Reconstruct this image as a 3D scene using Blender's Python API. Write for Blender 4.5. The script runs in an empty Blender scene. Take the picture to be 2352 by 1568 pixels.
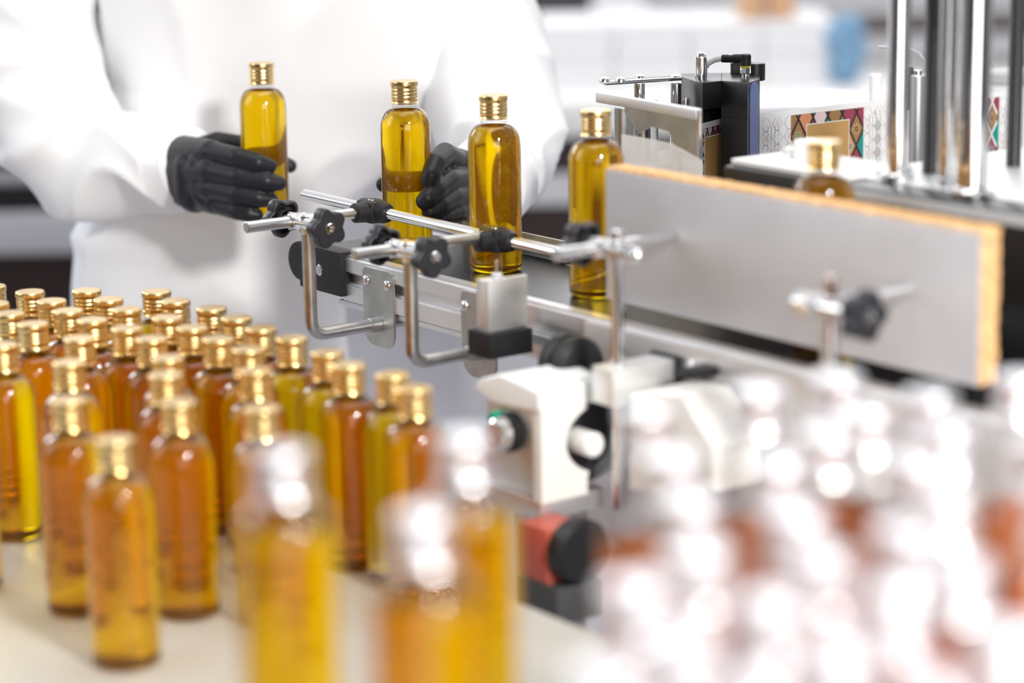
import bpy, bmesh, math, random
from mathutils import Vector, Matrix, noise
random.seed(7)
SC = bpy.context.scene
COL = SC.collection
PI = math.pi

# ------------------------------------------------------------ camera, sky, lights, exposure
FPX = 5553.0                       # 85 mm lens on a 36 mm sensor, 2352 px wide
PITCH = math.radians(12.45); ROLL = math.radians(-0.934); CAMZ = 0.53816
cam = bpy.data.cameras.new('camera'); camo = bpy.data.objects.new('camera', cam); COL.objects.link(camo)
cam.lens = FPX * 36 / 2352; cam.sensor_width = 36; cam.clip_start = 0.05; cam.clip_end = 60
camo.matrix_world = Matrix.Translation((0, 0, CAMZ)) @ Matrix.Rotation(PI/2 - PITCH, 4, 'X') @ Matrix.Rotation(ROLL, 4, 'Z')
cam.dof.use_dof = True; cam.dof.focus_distance = 2.13; cam.dof.aperture_fstop = 2.5; cam.dof.aperture_blades = 9
cam.dof.aperture_rotation = math.radians(10)
SC.camera = camo

w = bpy.data.worlds.new('bright_hall'); SC.world = w; w.use_nodes = True
nt = w.node_tree; nt.nodes.clear()
wo = nt.nodes.new('ShaderNodeOutputWorld'); bg = nt.nodes.new('ShaderNodeBackground')
tc = nt.nodes.new('ShaderNodeTexCoord'); sx = nt.nodes.new('ShaderNodeSeparateXYZ'); rp = nt.nodes.new('ShaderNodeValToRGB')
mr = nt.nodes.new('ShaderNodeMapRange'); mr.inputs[1].default_value = -1
nt.links.new(tc.outputs['Generated'], sx.inputs[0]); nt.links.new(sx.outputs['Z'], mr.inputs[0]); nt.links.new(mr.outputs[0], rp.inputs[0])
cr = rp.color_ramp; cr.elements[0].position = 0.3; cr.elements[0].color = (.20, .19, .20, 1)
cr.elements[1].position = 0.9; cr.elements[1].color = (.95, .95, .98, 1)
e = cr.elements.new(.5); e.color = (.36, .36, .38, 1)
e = cr.elements.new(.64); e.color = (.80, .80, .84, 1)
# the part of the hall behind the photographer is dim, the far side is bright
my = nt.nodes.new('ShaderNodeMapRange'); my.interpolation_type = 'SMOOTHSTEP'
for k_, v_ in ((1, -.75), (2, .55), (3, .16), (4, 1.0)): my.inputs[k_].default_value = v_
vm = nt.nodes.new('ShaderNodeVectorMath'); vm.operation = 'SCALE'
nt.links.new(sx.outputs['Y'], my.inputs[0]); nt.links.new(rp.outputs[0], vm.inputs[0]); nt.links.new(my.outputs[0], vm.inputs['Scale'])
nt.links.new(vm.outputs[0], bg.inputs[0]); bg.inputs[1].default_value = 0.85; nt.links.new(bg.outputs[0], wo.inputs[0])

def area(name, loc, target, size, power, color=(1, 1, 1), size_y=None, disk=False):
    l = bpy.data.lights.new(name, 'AREA'); l.energy = power; l.color = color; l.size = size
    if disk: l.shape = 'DISK'
    elif size_y: l.shape = 'RECTANGLE'; l.size_y = size_y
    o = bpy.data.objects.new(name, l); COL.objects.link(o); o.location = loc
    o.rotation_euler = (Vector(target) - Vector(loc)).to_track_quat('-Z', 'Y').to_euler()
    return o
area('flash_dish', (0.85, 0.0, 1.25), (-.10, 2.2, .3), 0.30, 46, (1, .97, .93), disk=True)
area('window_light', (-2.3, 1.75, 1.25), (-.1, 1.9, .1), 1.0, 12, (.90, .95, 1), 1.5)
area('front_softbox', (.62, -.75, .48), (.1, 2.0, .2), 1.3, 26, (1, .99, .97), 1.3)
area('window_far_left', (-3.7, 5.9, 2.1), (-.2, 1.9, .15), 2.0, 95, (.88, .94, 1), 1.7)
area('ceiling_strip', (0.2, 1.9, 2.6), (0.0, 2.1, 0), 2.6, 24, (1, 1, 1), 1.2)
area('far_ceiling_light', (0.9, 4.0, 2.5), (.8, 5.2, .1), 2.6, 36, (1, 1, 1), .8)  # added fill, no known fixture, lifts the white cartons on the far counter
area('far_windows', (0.0, 6.85, 1.75), (0.0, 2.0, .9), 9.0, 90, (.98, .99, 1), 1.9)
SC.view_settings.view_transform = 'Standard'; SC.view_settings.look = 'None'
SC.view_settings.gamma = 1.0; SC.view_settings.exposure = 0.15; SC.view_settings.use_curve_mapping = False
cy = SC.cycles
cy.max_bounces = 20; cy.transmission_bounces = 20; cy.transparent_max_bounces = 48; cy.glossy_bounces = 8; cy.diffuse_bounces = 4
cy.use_denoising = True; cy.use_adaptive_sampling = True; cy.adaptive_threshold = 0.03
cy.sample_clamp_indirect = 6.0; cy.blur_glossy = 0.5

# ------------------------------------------------------------ places: the conveyor frame (s along it towards the camera, t across it to the near side)
O0 = Vector((-.01215, 2.0272, 0)); AX = Vector((.596, -.803, 0)).normalized(); BX = Vector((-.803, -.596, 0)).normalized()
ZU = Vector((0, 0, 1)); CAM = Vector((0, 0, CAMZ)); ZB = 0.15322; FLOOR = -.90
YAW = math.atan2(AX.y, AX.x)
def P(s, t, z): return O0 + AX*s + BX*t + ZU*z
def ray(px, py):
    c, s = math.cos(ROLL), math.sin(ROLL); X, Y = px-1176, py-784
    u = c*X + s*Y; v = -s*X + c*Y
    return Vector((0, math.cos(PITCH), -math.sin(PITCH))) + Vector((1, 0, 0))*(u/FPX) - Vector((0, math.sin(PITCH), math.cos(PITCH)))*(v/FPX)
def onz(px, py, z): d = ray(px, py); return CAM + d*((z-CAMZ)/d.z)
def ony(px, py, y): d = ray(px, py); return CAM + d*(y/d.y)
def ont(px, py, t): d = ray(px, py); return CAM + d*((t-(CAM-O0).dot(BX))/d.dot(BX))
def ons(px, py, s): d = ray(px, py); return CAM + d*((s-(CAM-O0).dot(AX))/d.dot(AX))
def stz(p): q = p-O0; return q.dot(AX), q.dot(BX), p.z

# ------------------------------------------------------------ materials
MATS = {}
def mat(name, color, rough=.5, metal=0., ior=1.45, spec=.5, noise_amt=0, noise_scale=40, bump=0, bump_scale=200, color2=None, coat=0, stretch=None, sheen=0):
    m = bpy.data.materials.new(name); m.use_nodes = True; n = m.node_tree; b = n.nodes['Principled BSDF']
    b.inputs['Base Color'].default_value = (*color, 1); b.inputs['Roughness'].default_value = rough
    b.inputs['Metallic'].default_value = metal; b.inputs['IOR'].default_value = ior
    b.inputs['Specular IOR Level'].default_value = spec; b.inputs['Coat Weight'].default_value = coat
    if sheen: b.inputs['Sheen Weight'].default_value = sheen
    if noise_amt or color2 or bump:
        t = n.nodes.new('ShaderNodeTexCoord'); mp = n.nodes.new('ShaderNodeMapping')
        if stretch: mp.inputs['Scale'].default_value = stretch
        n.links.new(t.outputs['Object'], mp.inputs[0])
    if noise_amt or color2:
        x = n.nodes.new('ShaderNodeTexNoise'); x.inputs['Scale'].default_value = noise_scale; x.inputs['Detail'].default_value = 4
        n.links.new(mp.outputs[0], x.inputs['Vector'])
        r = n.nodes.new('ShaderNodeValToRGB'); r.color_ramp.elements[0].position = .35; r.color_ramp.elements[1].position = .65
        c2 = color2 or tuple(max(0, c*(1-noise_amt)) for c in color)
        r.color_ramp.elements[0].color = (*c2, 1); r.color_ramp.elements[1].color = (*color, 1)
        n.links.new(x.outputs['Fac'], r.inputs[0]); n.links.new(r.outputs[0], b.inputs['Base Color'])
    if bump:
        x = n.nodes.new('ShaderNodeTexNoise'); x.inputs['Scale'].default_value = bump_scale; x.inputs['Detail'].default_value = 3
        n.links.new(mp.outputs[0], x.inputs['Vector'])
        bp = n.nodes.new('ShaderNodeBump'); bp.inputs['Strength'].default_value = bump; bp.inputs['Distance'].default_value = .002
        n.links.new(x.outputs['Fac'], bp.inputs['Height']); n.links.new(bp.outputs[0], b.inputs['Normal'])
    MATS[name] = m; return m
def glass(name, sig, ior, rough=0.0, haze=.15, cloud=(.95, .46, .008)):
    """clear liquid that takes up light on its way through it; sig = absorption per metre for red, green, blue"""
    m = bpy.data.materials.new(name); m.use_nodes = True; n = m.node_tree; n.nodes.clear()
    o = n.nodes.new('ShaderNodeOutputMaterial'); g = n.nodes.new('ShaderNodeBsdfRefraction')
    df = n.nodes.new('ShaderNodeMixShader'); d1 = n.nodes.new('ShaderNodeBsdfDiffuse'); d2 = n.nodes.new('ShaderNodeBsdfTranslucent')
    d1.inputs[0].default_value = d2.inputs[0].default_value = (*cloud, 1); n.links.new(d1.outputs[0], df.inputs[1]); n.links.new(d2.outputs[0], df.inputs[2]); mx = n.nodes.new('ShaderNodeMixShader'); mx.inputs[0].default_value = haze
    g.inputs['Color'].default_value = (1, 1, 1, 1); g.inputs['IOR'].default_value = ior; g.inputs['Roughness'].default_value = rough
    v = n.nodes.new('ShaderNodeVolumeAbsorption'); d = max(sig)*1.01; v.inputs['Density'].default_value = d
    v.inputs['Color'].default_value = (*[1-c/d for c in sig], 1)
    n.links.new(g.outputs[0], mx.inputs[1]); n.links.new(df.outputs[0], mx.inputs[2]); n.links.new(mx.outputs[0], o.inputs[0]); n.links.new(v.outputs[0], o.inputs['Volume']); MATS[name] = m; return m
def thin_clear(name, color=(.97, .97, .98), rough=.03, ior=1.5, boost=1.0):
    m = bpy.data.materials.new(name); m.use_nodes = True; n = m.node_tree; n.nodes.clear()
    o = n.nodes.new('ShaderNodeOutputMaterial'); mx = n.nodes.new('ShaderNodeMixShader'); f = n.nodes.new('ShaderNodeFresnel')
    tr = n.nodes.new('ShaderNodeBsdfTransparent'); gl = n.nodes.new('ShaderNodeBsdfGlossy'); mm = n.nodes.new('ShaderNodeMath')
    ge = n.nodes.new('ShaderNodeNewGeometry'); mi = n.nodes.new('ShaderNodeMix'); mi.inputs['A'].default_value = ior; mi.inputs['B'].default_value = 1/ior
    n.links.new(ge.outputs['Backfacing'], mi.inputs['Factor']); n.links.new(mi.outputs[0], f.inputs[0])   # same skin reflection from inside and outside
    tr.inputs[0].default_value = (*color, 1); gl.inputs['Roughness'].default_value = rough
    mm.operation = 'MULTIPLY'; mm.inputs[1].default_value = boost; mm.use_clamp = True
    n.links.new(f.outputs[0], mm.inputs[0]); n.links.new(mm.outputs[0], mx.inputs[0])
    n.links.new(tr.outputs[0], mx.inputs[1]); n.links.new(gl.outputs[0], mx.inputs[2]); n.links.new(mx.outputs[0], o.inputs[0])
    MATS[name] = m; return m
mat('gold_cap', (.93, .67, .31), .24, 1.0)
mat('silver_cap', (.92, .92, .95), .34, 1.0)
mat('chrome', (.86, .86, .87), .10, 1.0)
mat('steel', (.66, .66, .65), .34, 1.0, noise_amt=.18, noise_scale=60, bump=.05, bump_scale=300)
mat('plate_steel', (.60, .61, .59), .38, 1.0, noise_amt=.25, noise_scale=35)
mat('aluminium', (.84, .84, .86), .36, .85)
mat('cast_aluminium', (.80, .81, .80), .42, .7, bump=.1, bump_scale=500)
mat('white_paint', (.86, .86, .85), .35)
mat('warm_white', (.85, .83, .79), .4)
mat('black_plastic', (.016, .016, .018), .42, spec=.35, bump=.12, bump_scale=900)
mat('knob_plastic', (.026, .026, .031), .38, spec=.4, bump=.06, bump_scale=900)
mat('black_metal', (.012, .012, .014), .30, spec=.6)
mat('belt', (.020, .021, .025), .25, spec=.5)
mat('brass_strip', (.50, .44, .33), .35, .6, noise_amt=.3, noise_scale=20)
mat('foam', (.93, .56, .26), .9, noise_amt=.35, noise_scale=160, bump=1.0, bump_scale=260)
mat('board_grey', (.57, .555, .57), .34, .15, color2=(.49, .47, .475), noise_scale=9, noise_amt=.1)
mat('side_panel', (.66, .63, .62), .32, .5)
mat('blue_label', (.13, .22, .52), .35)
mat('red_plastic', (.50, .10, .065), .35)
mat('green_plastic', (.0, .35, .20), .4)
mat('glove', (.016, .016, .021), .42, spec=.38, bump=.25, bump_scale=90)
mat('coat_white', (.90, .90, .915), .85, bump=.12, bump_scale=600)
mat('trousers', (.75, .75, .78), .85)
mat('skin', (.70, .47, .36), .5)
mat('hair', (.06, .04, .03), .6)
mat('table_cream', (.47, .445, .40), .5, noise_amt=.04, noise_scale=6)
mat('table_leg', (.45, .45, .46), .35, .8)
mat('feed_white', (.86, .86, .87), .35)
mat('floor_grey', (.42, .40, .43), .45, noise_amt=.08, noise_scale=1.5)
mat('wall_white', (.80, .80, .82), .8)
mat('dark_brown', (.035, .018, .016), .5)
mat('shelf_grey', (.62, .62, .66), .5)
mat('dark_grey', (.06, .06, .065), .5)
mat('cardboard', (.70, .42, .24), .8)
mat('carton_white', (.86, .86, .88), .7)
mat('carton_seam', (.60, .60, .64), .7)
mat('blue_cloth', (.20, .36, .54), .8)
mat('grey_cable', (.55, .56, .58), .45)
mat('yellow_ring', (.75, .65, .05), .5)
mat('bubble', (.95, .70, .15), .15, spec=1.0)
mat('paper_white', (.88, .88, .88), .55)
mat('liner_grey', (.48, .48, .49), .5)
for nm, c in dict(ink_gold=(.56, .33, .12), ink_orange=(.70, .30, .16), ink_teal=(.02, .30, .27), ink_dark=(.035, .018, .022), ink_maroon=(.33, .06, .10),
                  ink_brown=(.35, .20, .08), ink_olive=(.36, .36, .08), ink_blue=(.25, .45, .50), ink_grey=(.50, .49, .50), ink_pink=(.80, .66, .66), ink_text=(.30, .29, .31)).items():
    mat(nm, c, .5)
glass('amber_oil', (.1, 8.4, 180.), 1.38, .02)
glass('orange_oil', (1.5, 26., 130.), 1.36, .02, .25, (.80, .25, .02))
thin_clear('bottle_plastic', (.99, .99, .99), .02, 1.45, 1.35)
mat('clear_film', (.80, .80, .80), .25); MATS['clear_film'].node_tree.nodes['Principled BSDF'].inputs['Alpha'].default_value = .62
M = MATS

# ------------------------------------------------------------ mesh kit: everything is given in world coordinates
class MB:
    def __init__(s): s.bm = bmesh.new(); s.mi = 0
    def _bev(s, geom_verts, bev, seg=2, ang=.5):
        if not bev: return
        vs = set(geom_verts); ed = [e for e in s.bm.edges if e.verts[0] in vs and e.verts[1] in vs and len(e.link_faces) == 2 and e.calc_face_angle(0) > ang]
        bmesh.ops.bevel(s.bm, geom=ed, offset=bev, segments=seg, affect='EDGES', profile=.6)
    def box(s, c, ex, ey, ez, hx, hy, hz, bev=0):
        ex, ey, ez = ex.normalized(), ey.normalized(), ez.normalized()
        vs = [s.bm.verts.new(c + ex*hx*a + ey*hy*b + ez*hz*d) for a in (-1, 1) for b in (-1, 1) for d in (-1, 1)]
        fs = [s.bm.faces.new([vs[i] for i in q]) for q in ((0, 1, 3, 2), (4, 6, 7, 5), (0, 4, 5, 1), (2, 3, 7, 6), (0, 2, 6, 4), (1, 5, 7, 3))]
        bmesh.ops.recalc_face_normals(s.bm, faces=fs)
        for f in fs: f.material_index = s.mi
        s._bev(vs, bev); return s
    def cbox(s, s0, s1, t0, t1, z0, z1, bev=0):
        return s.box(P((s0+s1)/2, (t0+t1)/2, (z0+z1)/2), AX, BX, ZU, abs(s1-s0)/2, abs(t1-t0)/2, abs(z1-z0)/2, bev)
    def wbox(s, x0, x1, y0, y1, z0, z1, bev=0):
        return s.box(Vector(((x0+x1)/2, (y0+y1)/2, (z0+z1)/2)), Vector((1, 0, 0)), Vector((0, 1, 0)), ZU, abs(x1-x0)/2, abs(y1-y0)/2, abs(z1-z0)/2, bev)
    def rings(s, rings, close=True, caps=True):
        R = [[s.bm.verts.new(p) for p in r] for r in rings]; n = len(R[0]); fs = []
        for a, b in zip(R[:-1], R[1:]):
            for i in range(n if close else n-1):
                j = (i+1) % n; fs.append(s.bm.faces.new((a[i], a[j], b[j], b[i])))
        if caps and close:
            fs.append(s.bm.faces.new(R[0][::-1])); fs.append(s.bm.faces.new(R[-1]))
        for f in fs: f.material_index = s.mi
        bmesh.ops.recalc_face_normals(s.bm, faces=fs); return R
    def lathe(s, prof, org, axis=ZU, seg=40, mod=None, caps=True):
        axis = axis.normalized(); e1 = axis.orthogonal().normalized(); e2 = axis.cross(e1); rr = []
        for k, (r, h) in enumerate(prof):
            rr.append([org + axis*h + (e1*math.cos(2*PI*i/seg) + e2*math.sin(2*PI*i/seg))*(max(r, 1e-5)*(mod(k, 2*PI*i/seg, i) if mod else 1)) for i in range(seg)])
        s.rings(rr, caps=caps); return s
    def cyl(s, a, b, r, r2=None, seg=24, ch=None):
        a, b = Vector(a), Vector(b); L = (b-a).length; r2 = r if r2 is None else r2; ch = min(r, r2)*.12 if ch is None else ch
        pr = [(r-ch, 0), (r, ch), (r2, L-ch), (r2-ch, L)] if ch else [(r, 0), (r2, L)]
        return s.lathe(pr, a, b-a, seg)
    def tube(s, pts, r, seg=20, bend=0, caps=True):
        pts = [Vector(p) for p in pts]
        if bend:
            q = [pts[0]]
            for a, b, c in zip(pts[:-2], pts[1:-1], pts[2:]):
                u, v = (a-b).normalized(), (c-b).normalized(); th = u.angle(v); d = bend/math.tan(th/2)
                cen = b + (u+v).normalized()*(bend/math.sin(th/2)); p0 = b+u*d; p1 = b+v*d
                a0, a1 = p0-cen, p1-cen; tot = a0.angle(a1); ax = a0.cross(a1).normalized()
                for k in range(11): q.append(cen + Matrix.Rotation(tot*k/10, 3, ax) @ a0)
            q.append(pts[-1]); pts = q
        rr = []; nrm = None
        for i, p in enumerate(pts):
            d = (pts[min(i+1, len(pts)-1)] - pts[max(i-1, 0)]).normalized()
            nrm = d.orthogonal().normalized() if nrm is None else (nrm - d*nrm.dot(d)).normalized()
            bn = d.cross(nrm); ri = r[i] if isinstance(r, (list, tuple)) else r
            rr.append([p + (nrm*math.cos(2*PI*k/seg) + bn*math.sin(2*PI*k/seg))*ri for k in range(seg)])
        s.rings(rr, caps=caps); return s
    def prism(s, poly, org, ex, ey, th, bev=0, seg=2, ang=.5):
        ez = ex.cross(ey).normalized()
        lo = [s.bm.verts.new(org + ex*x + ey*y) for x, y in poly]; hi = [s.bm.verts.new(org + ex*x + ey*y + ez*th) for x, y in poly]; n = len(poly)
        fs = [s.bm.faces.new(lo[::-1]), s.bm.faces.new(hi)] + [s.bm.faces.new((lo[i], lo[(i+1) % n], hi[(i+1) % n], hi[i])) for i in range(n)]
        for f in fs: f.material_index = s.mi
        bmesh.ops.recalc_face_normals(s.bm, faces=fs)
        if bev:
            st = set(lo+hi); ed = [e for e in s.bm.edges if (e in fs[0].edges or e in fs[1].edges)]
            bmesh.ops.bevel(s.bm, geom=ed, offset=bev, segments=seg, affect='EDGES', profile=.6)
        return s
    def sphere(s, c, r, sc=(1, 1, 1), u=20, v=12):
        m = Matrix.Translation(c) @ Matrix.Diagonal((*sc, 1)); g = bmesh.ops.create_uvsphere(s.bm, u_segments=u, v_segments=v, radius=r, matrix=m)
        for vv in g['verts']:
            for f in vv.link_faces: f.material_index = s.mi
        return s
    def quad(s, pts):
        f = s.bm.faces.new([s.bm.verts.new(p) for p in pts]); f.material_index = s.mi; return s
    def build(s, name, mats, parent=None, angle=35, flat=False):
        me = bpy.data.meshes.new(name)
        if parent is not None: s.bm.transform((parent.parent if parent.parent else parent).matrix_world.inverted())
        s.bm.to_mesh(me); s.bm.free()
        for m in (mats if isinstance(mats, (list, tuple)) else [mats]): me.materials.append(M[m])
        if not flat:
            me.polygons.foreach_set('use_smooth', [True]*len(me.polygons)); me.set_sharp_from_angle(angle=math.radians(angle))
        o = bpy.data.objects.new(name, me); COL.objects.link(o)
        if parent is not None: o.parent = parent
        return o
def tag(o, label=None, cat=None, group=None, kind=None):
    for k, v in (('label', label), ('category', cat), ('group', group), ('kind', kind)):
        if v: o[k] = v
    return o
def thing(name, loc, yaw, label, cat, group=None):
    o = bpy.data.objects.new(name, None); COL.objects.link(o); o.empty_display_size = .03
    o.matrix_world = Matrix.Translation(loc) @ Matrix.Rotation(yaw, 4, 'Z')
    bpy.context.view_layer.update(); return tag(o, label, cat, group)
def copy_tree(o, parent=None):
    c = o.copy(); COL.objects.link(c)
    if parent: c.parent = parent; c.matrix_parent_inverse = o.matrix_parent_inverse
    for ch in o.children: copy_tree(ch, c)
    return c

# ------------------------------------------------------------ setting
tag(MB().wbox(-6, 6, -2.0, 8.0, FLOOR-.05, FLOOR).build('floor', 'floor_grey'), kind='structure')
tag(MB().wbox(-6, 6, 7.0, 7.15, FLOOR, 2.6).build('wall_back', 'wall_white'), kind='structure')

# ------------------------------------------------------------ tables
TZ0 = .243          # across distance of the far edge of the packing table
def table(name, corners, ztop, th, top_mat, label, legs, leg_mat='table_leg'):
    c = sum((Vector((*q, 0)) for q in corners), Vector())/4
    r = thing(name, (c.x, c.y, FLOOR), 0, label, 'table')
    b = MB(); b.prism([(q[0], q[1]) for q in corners], Vector((0, 0, ztop-th)), Vector((1, 0, 0)), Vector((0, 1, 0)), th, .003)
    b.build('table_top', top_mat, r)
    for x, y in legs: MB().wbox(x-.025, x+.025, y-.025, y+.025, FLOOR, ztop-th).build('leg', leg_mat, r)
    return r
def st2(s, t): p = P(s, t, 0); return (p.x, p.y)
table('packing_table', [st2(.66, TZ0), st2(.66, 1.0), st2(-.55, 1.0), st2(-.55, TZ0)][::-1], 0, .03, 'table_cream',
      'cream-topped packing table under the gold-capped bottles', [st2(.6, .3), st2(.6, .93), st2(-.48, .93), st2(-.48, .3)])
FT = .112
FE = 1.155
table('feed_table', [(-.22, .55), (.42, .55), (.42, FE), (.1, FE), ][:4], FT, .02, 'feed_white',
      'white raised table in the foreground under the silver-capped bottles', [(-.16, .6), (.38, .6), (.38, FE-.05), (.12, FE-.05)])

# ------------------------------------------------------------ bottles
H = .150; R = .0225
def arc(cx, cz, rx, rz, a0, a1, n): return [(cx + rx*math.cos(math.radians(a0+(a1-a0)*k/n)), cz + rz*math.sin(math.radians(a0+(a1-a0)*k/n))) for k in range(n+1)]
def bottle_proto(cap_mat, oil_mat, fill, cat, name, tall_cap=False):
    r = thing(name, (0, 0, 0), 0, 'x', cat)
    # clear wall: base with a raised foot, straight body, domed shoulder, neck
    pr = [(.0005, .0022), (.012, .0016)] + arc(R-.0045, .0045, .0045, .0045, -90, 0, 6) + [(R, .05)] + arc(.0112, .1070, R-.0112, .0185, 0, 78, 9) + [(.0112, .1262), (.0112, .1315)]
    MB().lathe(pr, Vector((0, 0, 0)), seg=56, caps=False).build('bottle_body', 'bottle_plastic', r)
    g = .0007
    top = []
    for q in [(.0005, .0032), (.012, .0027)] + arc(R-.0045, .0045, .0045-g, .0045-g, -75, 0, 6) + [(R-g, .05)] + arc(.0112, .1070, R-.0112-g, .0185-g, 0, 78, 9) + [(.0112-g, .1265)]:
        if q[1] < fill: top.append(q)
    # cut at the fill level
    pr2 = top; last = top[-1]
    rf = R-g if fill <= .107 else .0112 + (R-.0112-g)*math.sqrt(max(0.01, 1-((fill-.107)/(.0185-g))**2)) if fill < .124 else .0112-g
    pr2 = top + [(rf, fill), (rf*.96, fill+.0001), (.0005, fill)]
    MB().lathe(pr2, Vector((0, 0, 0)), seg=56).build('oil', oil_mat, r)
    # screw cap: knurled rim, rolled threads, flared tamper ring
    z0 = .1295
    cp = [(.0102, z0+.0004), (.0121, z0), (.0124, z0+.0005), (.0121, z0+.0012), (.0117, z0+.0017), (.0116, z0+.0040), (.0117, z0+.0044)]
    for k in range(3 if not tall_cap else 1):
        a = z0+.0046+k*.0031; cp += [(.01145, a), (.01185, a+.0008), (.01190, a+.0015), (.01180, a+.0022), (.01145, a+.0029)]
    cp += [(.01145, H-.0056), (.0117, H-.0052)]; kn0 = len(cp)
    cp += [(.01205, H-.0048), (.01210, H-.0040), (.01210, H-.0016), (.01205, H-.0010)]; kn1 = len(cp)
    cp += [(.0118, H-.0004), (.0115, H-.0001), (.0111, H), (.0109, H), (.0005, H)]
    MB().lathe(cp, Vector((0, 0, 0)), seg=120, mod=lambda k, a, i: 1.0 + (.010 if (kn0 <= k < kn1 and i % 2) else 0)).build('cap', cap_mat, r, angle=50)
    return r
gold = bottle_proto('gold_cap', 'amber_oil', .1238, 'bottle', 'oil_bottle')
silver = bottle_proto('silver_cap', 'amber_oil', .1165, 'bottle', 'silver_capped_bottle', True)
clear = bottle_proto('silver_cap', 'orange_oil', .082, 'bottle', 'clear_bottle', True)
used = {}
def place(proto, p, label, group, yaw=None, tilt=None):
    k = proto.name
    o = proto if k not in used else copy_tree(proto)
    used[k] = 1
    o.matrix_world = Matrix.Translation(p) @ (tilt or Matrix.Identity(4)) @ Matrix.Rotation(random.uniform(0, 6.28) if yaw is None else yaw, 4, 'Z')
    o['label'] = label
    if group: o['group'] = group
    elif 'group' in o: del o['group']
    return o
def relax(pts, dmin, it=200, fixed=()):
    for _ in range(it):
        for i in range(len(pts)):
            for j in range(i):
                d = pts[i]-pts[j]; d.z = 0
                if d.length < dmin:
                    m = d.normalized()*(dmin-d.length)*.5; pts[i] += m; pts[j] -= m
    return pts
rows = [('back row', [(357, 663), (392, 684), (475, 703), (533, 724), (597, 744), (668, 768), (760, 802), (805, 826), (900, 850), (950, 878)]),
        ('second row from the back', [(202, 662), (258, 680), (290, 698), (385, 722), (445, 743), (510, 768), (578, 790)]),
        ('third row from the back', [(-8, 650), (70, 661), (128, 682), (160, 704), (228, 724), (300, 740), (368, 764), (590, 840)]),
        ('fourth row from the back', [(8, 690), (30, 708), (88, 734), (200, 765), (390, 812), (385, 850), (605, 925)])]
front = [((12, 782), 'amber bottle with gold cap cut by the left edge, base on bare table'),
         ((165, 822), 'amber bottle with gold cap standing right behind the tall left front bottle'),
         ((165, 907), 'amber bottle with gold cap left of and behind the nearest gold-capped bottle'),
         ((415, 912), 'amber bottle with gold cap right of and behind the nearest gold-capped bottle'),
         ((272, 996), 'nearest gold-capped amber bottle, standing alone at the front of the packing table'),
         ((-88, 872), 'amber bottle with gold cap almost wholly cut off by the left edge')]
pts = []; meta = []
ords = ['first', 'second', 'third', 'fourth', 'fifth', 'sixth', 'seventh', 'eighth', 'ninth', 'tenth']
for nm, caps in rows:
    for i, q in enumerate(caps):
        pts.append(onz(q[0], q[1], H) - Vector((0, .012, H)))
        meta.append(('amber bottle with gold cap, %s from the left in the %s' % (ords[i], nm), 'gold-capped bottles on the packing table'))
for q, lb in front:
    pts.append(onz(q[0], q[1], H) - Vector((0, .012, H))); meta.append((lb, 'gold-capped bottles on the packing table'))
relax(pts, .0462)
for p, (lb, g) in zip(pts, meta): place(gold, Vector((p.x, p.y, 0)), lb, g)
# bottles on the conveyor and in the hand
for (px, py), lb in (((1133, 213), 'amber bottle with gold cap standing free on the belt between glove and grey board'),
                     ((1367, 247), 'amber bottle with gold cap on the belt, half hidden by the grey board'),
                     ((1888, 318), 'bottle with gold cap whose top shows above the orange foam of the board'),
                     ((929, 181), 'amber bottle with gold cap held by the glove at right beside the guide rod')):
    p = onz(px, py, ZB+H) - Vector((0, .012, H)); place(gold, Vector((p.x, p.y, ZB)), lb, 'gold-capped bottles on the conveyor')
B2 = onz(929, 181, ZB+H) - Vector((0, .012, H))
B0y = 2.30
b0t = ony(600, 143, B0y); b0b = ony(612, 503, B0y); ax0 = (b0t-b0b).normalized()
q0 = ZU.rotation_difference(ax0).to_matrix().to_4x4()
place(gold, b0t - ax0*H, 'amber bottle with gold cap gripped in the raised glove at left', None, 0, q0)
B0 = b0t - ax0*H
# tiny air bubbles hanging in the oil of the three sharpest bottles
for o in [x for x in bpy.data.objects if x.get('label', '').startswith(('amber bottle with gold cap standing free', 'amber bottle with gold cap held', 'amber bottle with gold cap gripped'))]:
    b = MB(); rb = random.Random(11)
    for k in range(260):
        a, q, z = rb.uniform(0, 6.28), (R-.0022)*math.sqrt(rb.uniform(.1, 1)), .006 + .108*rb.random()**1.3
        bmesh.ops.create_icosphere(b.bm, subdivisions=1, radius=rb.uniform(.00012, .00030), matrix=Matrix.Translation((q*math.cos(a), q*math.sin(a), z)))
    me = bpy.data.meshes.new('bubbles'); b.bm.to_mesh(me); b.bm.free(); me.materials.append(M['bubble'])
    me.polygons.foreach_set('use_smooth', [True]*len(me.polygons))
    bo = bpy.data.objects.new('bubbles', me); COL.objects.link(bo); bo.parent = o; tag(bo, kind='stuff')
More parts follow.
